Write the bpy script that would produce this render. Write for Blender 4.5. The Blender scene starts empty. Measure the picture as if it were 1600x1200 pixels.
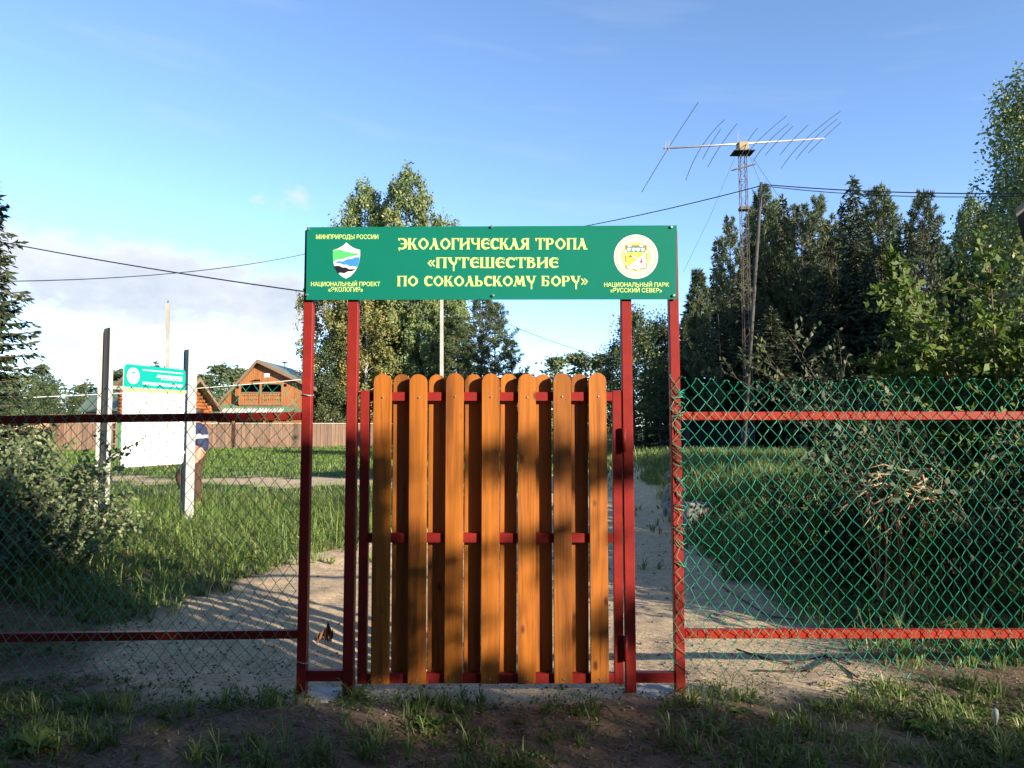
import bpy, bmesh, math, random
import numpy as np
from mathutils import Vector, Matrix, noise as mnoise

random.seed(7)
RNG = np.random.default_rng(11)
sc = bpy.context.scene
COL = sc.collection
PI = math.pi

# ------------------------------------------------------------------ camera, sky, sun, exposure
F = 1155.0
PITCH = math.radians(3.3)
CAMH = 1.43
cam_d = bpy.data.cameras.new('camera')
cam = bpy.data.objects.new('camera', cam_d); COL.objects.link(cam)
cam.location = (0, 0, CAMH); cam.rotation_euler = (PI/2 + PITCH, 0, 0)
cam_d.sensor_width = 36.0; cam_d.lens = 36.0 * F / 1600.0
cam_d.clip_start = 0.05; cam_d.clip_end = 3000
sc.camera = cam

SUN_EL = math.radians(17.0)
SUN_AZ = math.radians(50.0)          # light travels to the left of straight ahead by this much
LDIR = Vector((-math.sin(SUN_AZ)*math.cos(SUN_EL), math.cos(SUN_AZ)*math.cos(SUN_EL), -math.sin(SUN_EL)))
KX = math.tan(SUN_AZ)                # going back one metre towards -y moves +x by KX
KZ = math.tan(SUN_EL)/math.cos(SUN_AZ)
sun_d = bpy.data.lights.new('sun', 'SUN'); sun_d.energy = 5.0; sun_d.angle = math.radians(0.53)
sun_d.color = (1.0, 0.89, 0.74)
sun = bpy.data.objects.new('sun', sun_d); COL.objects.link(sun)
sun.rotation_euler = LDIR.to_track_quat('-Z', 'Y').to_euler(); sun.location = (20, -20, 20)

world = bpy.data.worlds.new('World'); sc.world = world; world.use_nodes = True
def build_world():
    nt = world.node_tree; N = nt.nodes; L = nt.links; N.clear()
    def math_(op, a, b=None, c=None, clamp=False):
        n = N.new('ShaderNodeMath'); n.operation = op; n.use_clamp = clamp
        for i, v in enumerate((a, b, c)):
            if v is None: continue
            if isinstance(v, (int, float)): n.inputs[i].default_value = v
            else: L.new(v, n.inputs[i])
        return n.outputs[0]
    out = N.new('ShaderNodeOutputWorld')
    sky = N.new('ShaderNodeTexSky'); sky.sky_type = 'NISHITA'; sky.sun_disc = False
    sky.sun_elevation = SUN_EL
    sky.sun_rotation = math.atan2(-LDIR.x, -LDIR.y)
    sky.altitude = 3200; sky.air_density = 1.0; sky.dust_density = 0.0; sky.ozone_density = 2.5
    bg = N.new('ShaderNodeBackground'); bg.inputs[1].default_value = SKY_STRENGTH
    L.new(sky.outputs[0], bg.inputs[0])
    tc = N.new('ShaderNodeTexCoord'); sep = N.new('ShaderNodeSeparateXYZ')
    L.new(tc.outputs['Generated'], sep.inputs[0])
    x, y, z = sep.outputs
    az = math_('MULTIPLY', math_('ARCTAN2', x, y), 180/PI)
    el = math_('MULTIPLY', math_('ARCSINE', z), 180/PI)
    comb = N.new('ShaderNodeCombineXYZ')
    L.new(math_('MULTIPLY', az, 0.16), comb.inputs[0]); L.new(math_('MULTIPLY', el, 0.30), comb.inputs[1])
    n1 = N.new('ShaderNodeTexNoise'); n1.inputs['Scale'].default_value = 1.0; n1.inputs['Detail'].default_value = 7; n1.inputs['Roughness'].default_value = 0.55
    L.new(comb.outputs[0], n1.inputs['Vector'])
    n2 = N.new('ShaderNodeTexNoise'); n2.inputs['Scale'].default_value = 0.35; n2.inputs['Detail'].default_value = 6; n2.inputs['Roughness'].default_value = 0.6
    L.new(comb.outputs[0], n2.inputs['Vector'])
    def ell(a0, e0, w, h):
        a = math_('POWER', math_('ABSOLUTE', math_('DIVIDE', math_('SUBTRACT', az, a0), w)), 2.0)
        b = math_('POWER', math_('ABSOLUTE', math_('DIVIDE', math_('SUBTRACT', el, e0), h)), 2.0)
        return math_('SUBTRACT', 1.0, math_('ADD', a, b))
    shape = None
    for e in CLOUDS:
        s = math_('MULTIPLY', math_('MAXIMUM', ell(*e[:4]), -1.0), e[4])
        shape = s if shape is None else math_('MAXIMUM', shape, s)
    # flat-bottomed banks elsewhere round the horizon
    band = math_('SUBTRACT', 1.0, math_('POWER', math_('ABSOLUTE', math_('DIVIDE', math_('SUBTRACT', el, 7.0), 7.0)), 2.0))
    front = math_('LESS_THAN', math_('ABSOLUTE', az), 48.0)
    other = math_('SUBTRACT', math_('MULTIPLY', math_('MULTIPLY', math_('MAXIMUM', band, 0.0), n2.outputs[0]), 1.5), 0.55)
    other = math_('SUBTRACT', other, math_('MULTIPLY', front, 2.0))
    shape = math_('MAXIMUM', shape, other)
    n3 = N.new('ShaderNodeTexNoise'); n3.inputs['Scale'].default_value = 4.0; n3.inputs['Detail'].default_value = 5; n3.inputs['Roughness'].default_value = 0.6
    L.new(comb.outputs[0], n3.inputs['Vector'])
    dens = math_('ADD', shape, math_('MULTIPLY', math_('SUBTRACT', n1.outputs[0], 0.5), 1.3))
    dens = math_('ADD', dens, math_('MULTIPLY', math_('SUBTRACT', n3.outputs[0], 0.5), 0.7))
    mr = N.new('ShaderNodeMapRange'); mr.interpolation_type = 'SMOOTHSTEP'
    mr.inputs[1].default_value = 0.05; mr.inputs[2].default_value = 0.75
    L.new(dens, mr.inputs[0])
    mask = math_('MULTIPLY', mr.outputs[0], 0.93)
    # thin high streaks
    st = N.new('ShaderNodeTexNoise'); st.inputs['Scale'].default_value = 0.5; st.inputs['Detail'].default_value = 5
    sm = N.new('ShaderNodeCombineXYZ'); L.new(math_('MULTIPLY', az, 0.12), sm.inputs[0]); L.new(math_('MULTIPLY', math_('ADD', el, math_('MULTIPLY', az, 0.12)), 0.9), sm.inputs[1])
    L.new(sm.outputs[0], st.inputs['Vector'])
    streak = N.new('ShaderNodeMapRange'); streak.inputs[1].default_value = 0.55; streak.inputs[2].default_value = 0.85; streak.inputs[3].default_value = 0; streak.inputs[4].default_value = 0.16
    L.new(st.outputs[0], streak.inputs[0])
    mask = math_('MAXIMUM', mask, streak.outputs[0])
    # cloud colour: white heads, blue-grey undersides
    grad = N.new('ShaderNodeMapRange'); grad.inputs[1].default_value = -0.35; grad.inputs[2].default_value = 0.55
    lit = math_('ADD', math_('MULTIPLY', math_('SUBTRACT', n2.outputs[0], 0.5), 2.6), math_('MULTIPLY', math_('ABSOLUTE', math_('SUBTRACT', el, 8.3)), 0.14))
    lit = math_('ADD', lit, math_('MULTIPLY', math_('SUBTRACT', 0.75, dens), 0.8))
    lit = math_('ADD', lit, math_('MULTIPLY', math_('GREATER_THAN', math_('ADD', ell(-31.6, 5.5, 4, 2.2), 0), 0), 0.8))
    L.new(lit, grad.inputs[0])
    mix = N.new('ShaderNodeMix'); mix.data_type = 'RGBA'
    mix.inputs[6].default_value = (0.62, 0.67, 0.76, 1); mix.inputs[7].default_value = (0.92, 0.93, 0.94, 1)
    L.new(grad.outputs[0], mix.inputs[0])
    bg2 = N.new('ShaderNodeBackground'); bg2.inputs[1].default_value = CLOUD_STRENGTH
    L.new(mix.outputs[2], bg2.inputs[0])
    ms = N.new('ShaderNodeMixShader')
    L.new(mask, ms.inputs[0]); L.new(bg.outputs[0], ms.inputs[1]); L.new(bg2.outputs[0], ms.inputs[2])
    L.new(ms.outputs[0], out.inputs[0])
SKY_STRENGTH = 0.148
CLOUD_STRENGTH = 0.41
CLOUDS = [(-27, 9.6, 15, 3.6, 1.0), (-34, 10.5, 8, 3.0, 0.9), (-18, 9.0, 7, 3.2, 1.0), (-31.6, 5.5, 2.3, 0.9, 0.85),
          (6, 5.0, 5, 1.6, 0.5), (-17, 16.5, 3.0, 1.2, 0.28)]
build_world()
vs = sc.view_settings
vs.view_transform = 'Standard'; vs.look = 'None'; vs.gamma = 1.0; vs.use_curve_mapping = False
vs.exposure = 1.32

# ------------------------------------------------------------------ helpers
def P(px, py, Y):
    """world point at depth Y that the photograph shows at pixel (px, py)"""
    t = (600.0 - py)/F
    dz = Y*math.tan(PITCH + math.atan(t))
    zc = Y*math.cos(PITCH) + dz*math.sin(PITCH)
    return Vector(((px - 800.0)/F*zc, Y, CAMH + dz))

def lerp(a, b, t): return a + (b - a)*t
def sstep(a, b, x):
    t = np.clip((np.asarray(x, float) - a)/(b - a), 0, 1); return t*t*(3 - 2*t)

_lat = np.random.default_rng(5).random((256, 256))
def vnoise(x, y):
    x = np.asarray(x, float); y = np.asarray(y, float)
    xi = np.floor(x).astype(int); yi = np.floor(y).astype(int)
    u = x - xi; v = y - yi; u = u*u*(3-2*u); v = v*v*(3-2*v)
    g = lambda i, j: _lat[i % 256, j % 256]
    return (g(xi, yi)*(1-u) + g(xi+1, yi)*u)*(1-v) + (g(xi, yi+1)*(1-u) + g(xi+1, yi+1)*u)*v
def fbm(x, y, o=4):
    s = 0; a = 0.5; tot = 0
    for k in range(o):
        s = s + a*vnoise(x*2**k + 17*k, y*2**k + 31*k); tot += a; a *= 0.5
    return s/tot

class MB:
    def __init__(s): s.v = []; s.f = []
    def add(s, vs, fs):
        o = len(s.v); s.v += [tuple(p) for p in vs]; s.f += [tuple(i + o for i in f) for f in fs]; return s
    def box(s, c, size, M=None):
        hx, hy, hz = size[0]/2, size[1]/2, size[2]/2
        pts = [Vector((x*hx, y*hy, z*hz)) for x in (-1, 1) for y in (-1, 1) for z in (-1, 1)]
        if M is not None: pts = [M @ p for p in pts]
        c = Vector(c)
        return s.add([p + c for p in pts], [(0,1,3,2), (4,6,7,5), (0,4,5,1), (2,3,7,6), (0,2,6,4), (1,5,7,3)])
    def box2(s, a, b):
        return s.box([(a[i]+b[i])/2 for i in range(3)], [abs(b[i]-a[i]) for i in range(3)])
    def beam(s, a, b, w, h):
        a = Vector(a); b = Vector(b); d = b - a
        M = d.to_track_quat('Y', 'Z').to_matrix()
        return s.box((a+b)/2, (w, d.length, h), M)
    def tube(s, pts, r, n=6, caps=True):
        pts = [Vector(p) for p in pts]; m = len(pts)
        rs = r if isinstance(r, (list, tuple)) else [r]*m
        up = Vector((0.13, 0.21, 1)).normalized(); V = []; Fc = []
        for i, p in enumerate(pts):
            d = (pts[min(i+1, m-1)] - pts[max(i-1, 0)]).normalized()
            a = d.cross(up)
            if a.length < 1e-3: a = d.cross(Vector((1, 0.1, 0)))
            a.normalize(); b = d.cross(a)
            for k in range(n):
                t = 2*PI*k/n; V.append(p + (a*math.cos(t) + b*math.sin(t))*rs[i])
        for i in range(m-1):
            for k in range(n):
                k2 = (k+1) % n
                Fc.append((i*n+k, i*n+k2, (i+1)*n+k2, (i+1)*n+k))
        if caps: Fc.append(tuple(range(n))[::-1]); Fc.append(tuple((m-1)*n + k for k in range(n)))
        return s.add(V, Fc)
    def prism(s, poly, fr, d):
        """poly 2-D outline; fr(u,v,w)->point; extruded w 0..d"""
        n = len(poly)
        V = [fr(u, v, 0) for u, v in poly] + [fr(u, v, d) for u, v in poly]
        Fc = [tuple(range(n))[::-1], tuple(range(n, 2*n))] + [(i, (i+1) % n, n+(i+1) % n, n+i) for i in range(n)]
        return s.add(V, Fc)
    def lathe(s, prof, c, n=16):
        V = []; Fc = []; c = Vector(c)
        for r, z in prof:
            for k in range(n): V.append(c + Vector((r*math.cos(2*PI*k/n), r*math.sin(2*PI*k/n), z)))
        for i in range(len(prof)-1):
            for k in range(n):
                k2 = (k+1) % n; Fc.append((i*n+k, i*n+k2, (i+1)*n+k2, (i+1)*n+k))
        return s.add(V, Fc)
    def mesh(s, name):
        me = bpy.data.meshes.new(name); me.from_pydata(s.v, [], s.f)
        bm = bmesh.new(); bm.from_mesh(me); bmesh.ops.recalc_face_normals(bm, faces=bm.faces[:]); bm.to_mesh(me); bm.free()
        return me
    def build(s, name, mat, parent=None, smooth=False, bevel=0):
        me = s.mesh(name)
        if bevel:
            bm = bmesh.new(); bm.from_mesh(me)
            bmesh.ops.bevel(bm, geom=bm.edges[:], offset=bevel, segments=1, affect='EDGES', clamp_overlap=True)
            bm.to_mesh(me); bm.free()
        return link(name, me, mat, parent, smooth)

def link(name, me, mat, parent=None, smooth=False):
    if mat is not None:
        me.materials.clear(); me.materials.append(mat)
    if smooth: me.polygons.foreach_set('use_smooth', [True]*len(me.polygons))
    o = bpy.data.objects.new(name, me); COL.objects.link(o)
    if parent is not None: o.parent = parent
    return o

def fast_mesh(name, V, Fc, tint=None):
    V = np.asarray(V, np.float32).reshape(-1, 3); Fc = np.asarray(Fc, np.int32)
    me = bpy.data.meshes.new(name); k = Fc.shape[1]
    me.vertices.add(len(V)); me.vertices.foreach_set('co', V.ravel())
    me.loops.add(Fc.size); me.loops.foreach_set('vertex_index', Fc.ravel())
    me.polygons.add(len(Fc)); me.polygons.foreach_set('loop_start', np.arange(0, Fc.size, k, dtype=np.int32))
    if tint is not None:
        a = me.attributes.new('tint', 'FLOAT', 'POINT'); a.data.foreach_set('value', np.asarray(tint, np.float32))
    me.update(calc_edges=True); me.validate()
    return me

def tag(o, label=None, cat=None, group=None, kind=None):
    if label: o['label'] = label
    if cat: o['category'] = cat
    if group: o['group'] = group
    if kind: o['kind'] = kind
    return o
def empty(name, loc=(0, 0, 0), rz=0, label=None, cat=None, group=None):
    o = bpy.data.objects.new(name, None); COL.objects.link(o); o.location = loc; o.rotation_euler = (0, 0, rz)
    o.empty_display_size = 0.2
    return tag(o, label, cat, group)
def copy_tree(o, parent=None):
    c = o.copy(); COL.objects.link(c)
    if parent is not None: c.parent = parent
    for ch in list(o.children): copy_tree(ch, c)
    return c

# ------------------------------------------------------------------ materials
def newmat(name):
    m = bpy.data.materials.new(name); m.use_nodes = True
    nt = m.node_tree; nt.nodes.clear()
    out = nt.nodes.new('ShaderNodeOutputMaterial')
    return m, nt, out
def NN(nt, t, **kw):
    n = nt.nodes.new(t)
    for k, v in kw.items():
        if k in n.inputs: n.inputs[k].default_value = v
        else: setattr(n, k, v)
    return n
def ramp(nt, fac, stops):
    r = nt.nodes.new('ShaderNodeValToRGB'); e = r.color_ramp.elements
    while len(e) < len(stops): e.new(0.5)
    for i, (p, c) in enumerate(stops):
        e[i].position = p; e[i].color = (*c, 1) if len(c) == 3 else c
    nt.links.new(fac, r.inputs[0]); return r.outputs[0]
def coords(nt, scale=(1, 1, 1), rnd=True):
    tc = NN(nt, 'ShaderNodeTexCoord'); mp = NN(nt, 'ShaderNodeMapping'); mp.inputs['Scale'].default_value = scale
    nt.links.new(tc.outputs['Object'], mp.inputs[0])
    if rnd:
        oi = NN(nt, 'ShaderNodeObjectInfo'); mu = NN(nt, 'ShaderNodeMath', operation='MULTIPLY'); mu.inputs[1].default_value = 37.0
        nt.links.new(oi.outputs['Random'], mu.inputs[0]); nt.links.new(mu.outputs[0], mp.inputs['Location'])
    return mp.outputs[0]

def paint(name, col, rough=0.5, var=0.15, scale=8.0, metal=0.0, bump=0.0, dirt=None, spec=0.5):
    m, nt, out = newmat(name)
    b = NN(nt, 'ShaderNodeBsdfPrincipled'); b.inputs['Roughness'].default_value = rough; b.inputs['Metallic'].default_value = metal
    b.inputs['Specular IOR Level'].default_value = spec
    v = coords(nt)
    n = NN(nt, 'ShaderNodeTexNoise'); n.inputs['Scale'].default_value = scale; n.inputs['Detail'].default_value = 6
    nt.links.new(v, n.inputs['Vector'])
    lo = tuple(c*(1-var) for c in col); hi = tuple(min(1, c*(1+var)) for c in col)
    c = ramp(nt, n.outputs[0], [(0.3, lo), (0.7, hi)])
    if dirt:
        n2 = NN(nt, 'ShaderNodeTexNoise'); n2.inputs['Scale'].default_value = scale*2.7; n2.inputs['Detail'].default_value = 8; n2.inputs['Roughness'].default_value = 0.7
        nt.links.new(v, n2.inputs['Vector'])
        mx = NN(nt, 'ShaderNodeMix', data_type='RGBA'); mr = NN(nt, 'ShaderNodeMapRange'); mr.inputs[1].default_value = 0.58; mr.inputs[2].default_value = 0.75; mr.inputs[4].default_value = 0.6
        nt.links.new(n2.outputs[0], mr.inputs[0]); nt.links.new(mr.outputs[0], mx.inputs[0]); nt.links.new(c, mx.inputs[6]); mx.inputs[7].default_value = (*dirt, 1)
        c = mx.outputs[2]
    nt.links.new(c, b.inputs['Base Color'])
    if bump:
        bp = NN(nt, 'ShaderNodeBump'); bp.inputs['Strength'].default_value = bump; bp.inputs['Distance'].default_value = 0.01
        n3 = NN(nt, 'ShaderNodeTexNoise'); n3.inputs['Scale'].default_value = scale*6; n3.inputs['Detail'].default_value = 4
        nt.links.new(v, n3.inputs['Vector']); nt.links.new(n3.outputs[0], bp.inputs['Height']); nt.links.new(bp.outputs[0], b.inputs['Normal'])
    nt.links.new(b.outputs[0], out.inputs[0])
    return m

def wood(name, c1, c2, grain=(14, 14, 0.7), knot=(0.08, 0.03, 0.012), rough=0.5, knots=True, dens=(8.5, 8.5, 4.0), objvar=0.25):
    m, nt, out = newmat(name)
    b = NN(nt, 'ShaderNodeBsdfPrincipled'); b.inputs['Roughness'].default_value = rough
    v = coords(nt, (1, 1, 1))
    def mapped(scale):
        mp = NN(nt, 'ShaderNodeMapping'); mp.inputs['Scale'].default_value = scale; nt.links.new(v, mp.inputs[0]); return mp.outputs[0]
    # knots
    vor = NN(nt, 'ShaderNodeTexVoronoi'); vor.inputs['Scale'].default_value = 1.0; vor.inputs['Randomness'].default_value = 1.0
    vd = NN(nt, 'ShaderNodeTexNoise'); vd.inputs['Scale'].default_value = 9.0
    nt.links.new(v, vd.inputs['Vector'])
    mixv = NN(nt, 'ShaderNodeMix', data_type='RGBA', blend_type='LINEAR_LIGHT'); mixv.inputs[0].default_value = 0.06
    nt.links.new(mapped(dens), mixv.inputs[6]); nt.links.new(vd.outputs[1], mixv.inputs[7])
    nt.links.new(mixv.outputs[2], vor.inputs['Vector'])
    g = NN(nt, 'ShaderNodeTexNoise'); g.inputs['Scale'].default_value = 1.0; g.inputs['Detail'].default_value = 9; g.inputs['Roughness'].default_value = 0.62; g.inputs['Distortion'].default_value = 0.7
    nt.links.new(mapped(grain), g.inputs['Vector'])
    fine = NN(nt, 'ShaderNodeTexNoise'); fine.inputs['Scale'].default_value = 1.0; fine.inputs['Detail'].default_value = 4
    nt.links.new(mapped((grain[0]*9, grain[1]*9, grain[2]*5)), fine.inputs['Vector'])
    add = NN(nt, 'ShaderNodeMath', operation='MULTIPLY_ADD'); add.inputs[1].default_value = 0.35
    nt.links.new(fine.outputs[0], add.inputs[0]); nt.links.new(g.outputs[0], add.inputs[2])
    c = ramp(nt, add.outputs[0], [(0.40, tuple(v_*0.62 for v_ in c1)), (0.52, c1), (0.66, tuple(lerp(a, b_, .55) for a, b_ in zip(c1, c2))), (0.85, c2)])
    oi = NN(nt, 'ShaderNodeObjectInfo'); hv = NN(nt, 'ShaderNodeHueSaturation')
    mr = NN(nt, 'ShaderNodeMapRange'); mr.inputs[3].default_value = 1-objvar; mr.inputs[4].default_value = 1+objvar
    nt.links.new(oi.outputs['Random'], mr.inputs[0]); nt.links.new(mr.outputs[0], hv.inputs['Value']); nt.links.new(c, hv.inputs['Color'])
    c = hv.outputs[0]
    if knots:
        k = NN(nt, 'ShaderNodeMapRange'); k.interpolation_type = 'SMOOTHSTEP'; k.inputs[1].default_value = 0.05; k.inputs[2].default_value = 0.16; k.inputs[3].default_value = 0.9; k.inputs[4].default_value = 0.0
        nt.links.new(vor.outputs['Distance'], k.inputs[0])
        mx = NN(nt, 'ShaderNodeMix', data_type='RGBA'); nt.links.new(k.outputs[0], mx.inputs[0]); nt.links.new(c, mx.inputs[6]); mx.inputs[7].default_value = (*knot, 1)
        c = mx.outputs[2]
    nt.links.new(c, b.inputs['Base Color'])
    bp = NN(nt, 'ShaderNodeBump'); bp.inputs['Strength'].default_value = 0.25; bp.inputs['Distance'].default_value = 0.004
    nt.links.new(add.outputs[0], bp.inputs['Height']); nt.links.new(bp.outputs[0], b.inputs['Normal'])
    nt.links.new(b.outputs[0], out.inputs[0])
    return m

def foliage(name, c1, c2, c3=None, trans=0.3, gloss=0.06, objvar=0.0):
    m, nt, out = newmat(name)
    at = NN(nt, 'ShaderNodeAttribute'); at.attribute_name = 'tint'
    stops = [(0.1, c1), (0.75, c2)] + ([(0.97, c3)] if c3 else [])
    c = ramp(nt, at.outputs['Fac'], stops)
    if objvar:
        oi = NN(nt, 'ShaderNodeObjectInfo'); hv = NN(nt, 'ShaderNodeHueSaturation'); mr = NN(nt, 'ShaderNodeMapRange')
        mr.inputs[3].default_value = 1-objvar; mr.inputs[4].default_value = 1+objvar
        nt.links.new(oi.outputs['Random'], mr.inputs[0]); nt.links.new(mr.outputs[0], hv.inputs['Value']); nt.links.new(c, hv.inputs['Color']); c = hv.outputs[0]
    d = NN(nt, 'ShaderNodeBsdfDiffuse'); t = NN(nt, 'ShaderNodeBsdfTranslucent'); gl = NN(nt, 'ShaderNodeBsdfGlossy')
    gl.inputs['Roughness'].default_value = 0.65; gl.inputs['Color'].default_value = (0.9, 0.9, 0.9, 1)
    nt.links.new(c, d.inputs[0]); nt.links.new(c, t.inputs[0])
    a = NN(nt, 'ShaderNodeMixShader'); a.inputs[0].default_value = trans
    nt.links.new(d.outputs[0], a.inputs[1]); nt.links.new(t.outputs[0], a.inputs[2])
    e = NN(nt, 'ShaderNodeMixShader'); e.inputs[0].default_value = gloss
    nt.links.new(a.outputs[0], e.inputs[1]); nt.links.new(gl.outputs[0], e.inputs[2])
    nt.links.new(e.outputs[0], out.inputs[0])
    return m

M = {}
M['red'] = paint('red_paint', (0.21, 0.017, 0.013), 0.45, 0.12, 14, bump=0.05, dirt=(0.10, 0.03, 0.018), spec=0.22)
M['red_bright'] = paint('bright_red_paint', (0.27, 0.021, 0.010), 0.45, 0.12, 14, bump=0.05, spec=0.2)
M['board'] = wood('stained_pine', (0.17, 0.048, 0.005), (0.40, 0.128, 0.011), knot=(0.06, 0.016, 0.004), objvar=0.24)
M['steel'] = paint('steel', (0.55, 0.55, 0.56), 0.3, 0.1, 20, metal=0.9)
M['darksteel'] = paint('dark_steel', (0.03, 0.03, 0.03), 0.4, 0.1, 20)
M['wire_green'] = paint('green_wire_coating', (0.010, 0.28, 0.16), 0.35, 0.25, 9)
M['pole_concrete'] = paint('pole_concrete', (0.31, 0.29, 0.25), 0.9, 0.2, 2, bump=0.3)
M['concrete'] = paint('concrete', (0.36, 0.35, 0.33), 0.9, 0.25, 9, bump=0.4)
M['leafbrown'] = paint('dry_leaf_brown', (0.16, 0.07, 0.03), 0.8, 0.3, 20)

# ------------------------------------------------------------------ ground
def height(x, y):
    x = np.asarray(x, float); y = np.asarray(y, float)
    near = sstep(60, 25, y)
    h = (fbm(x*0.9, y*0.9) - 0.5)*0.10*near + (fbm(x*5, y*5, 3) - 0.5)*0.022*sstep(14, 7, y)
    h = h + (fbm(x*2.6 + 9, y*2.6, 3) - 0.5)*0.02*sstep(16, 8, y)
    h = h - 0.010*sstep(0.60, 0.72, vnoise(x*4.3 + 3, y*3.1 + 8))*sstep(15, 9, y)
    h = h*sstep(0.0, 0.6, np.abs(y - 4.0) + 0.25)
    for px_, pz_ in ((-1.112, .035), (-0.864, .03), (0.625, .035), (0.885, .04)):
        h = h + pz_*np.exp(-(((x - px_)/0.07)**2 + ((y - 3.965)/0.06)**2))
    h = h + 0.035*np.exp(-((y - 3.72)/0.16)**2)*sstep(1.6, 0.9, np.abs(x + 0.1))
    h = h + 0.62*sstep(1.9, 4.2, x)*sstep(6.0, 10.5, y)*sstep(34, 22, y)
    h = h + 0.22*sstep(-2.9, -4.0, x)*sstep(4.6, 5.6, y)*sstep(12, 8, y)
    h = h + 0.5*np.maximum(0, (y - 90)/300.0)
    return h
def path_mask(x, y):
    """1 on the bare sandy path, 0 on grass and soil"""
    x = np.asarray(x, float); y = np.asarray(y, float)
    n = (fbm(x*1.3 + 40, y*1.3 + 9) - 0.5)
    left = np.interp(y, [3.2, 4.2, 5.0, 6.2, 6.9, 8.3, 9.2, 12, 17, 22], [-1.6, -2.45, -2.75, -2.8, -2.6, -2.2, -1.7, -0.9, 0.4, 0.9])
    right = np.interp(y, [3.2, 4.2, 5.0, 5.8, 7, 10, 14, 17, 22], [1.0, 2.3, 2.3, 2.0, 2.1, 2.3, 2.7, 3.2, 3.6])
    m = np.minimum(x - left, right - x) + n*0.9
    m = np.where(y < 4.05, np.minimum(m, 0.2) - (4.05 - y)*1.1 + n*0.5, m)
    m = np.where(y > 22.3, -1, m)
    c = 1.3 - np.abs(y - 19.3 + 0.05*x) + n*4.0
    c = np.where((x > 3.3) | (x < -60), -1, c)
    c = np.minimum(c, 1.0)
    return np.maximum(sstep(-0.18, 0.22, m), sstep(-0.2, 0.4, c))

def axis(a, b, step, far, growth=1.14):
    lin = list(np.arange(a, b, step)); d = step
    hi = [b]; 
    while hi[-1] < far[1]: d *= growth; hi.append(hi[-1] + d)
    d = step; lo = [a - step]
    while lo[-1] > far[0]: d *= growth; lo.append(lo[-1] - d)
    return np.array(sorted(set(lo + lin + hi)))
gx = axis(-5.5, 4.5, 0.05, (-900, 900), 1.07)
gy = axis(2.6, 8.0, 0.04, (-120, 1500), 1.045)
GX, GY = np.meshgrid(gx, gy, indexing='ij')
GZ = height(GX, GY)
PM = path_mask(GX, GY)
nx, ny = GX.shape
idx = np.arange(nx*ny).reshape(nx, ny)
quads = np.stack([idx[:-1, :-1], idx[1:, :-1], idx[1:, 1:], idx[:-1, 1:]], -1).reshape(-1, 4)
cellm = (PM[:-1, :-1] + PM[1:, :-1] + PM[1:, 1:] + PM[:-1, 1:]).reshape(-1)/4
V = np.stack([GX, GY, GZ], -1).reshape(-1, 3)
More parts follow.
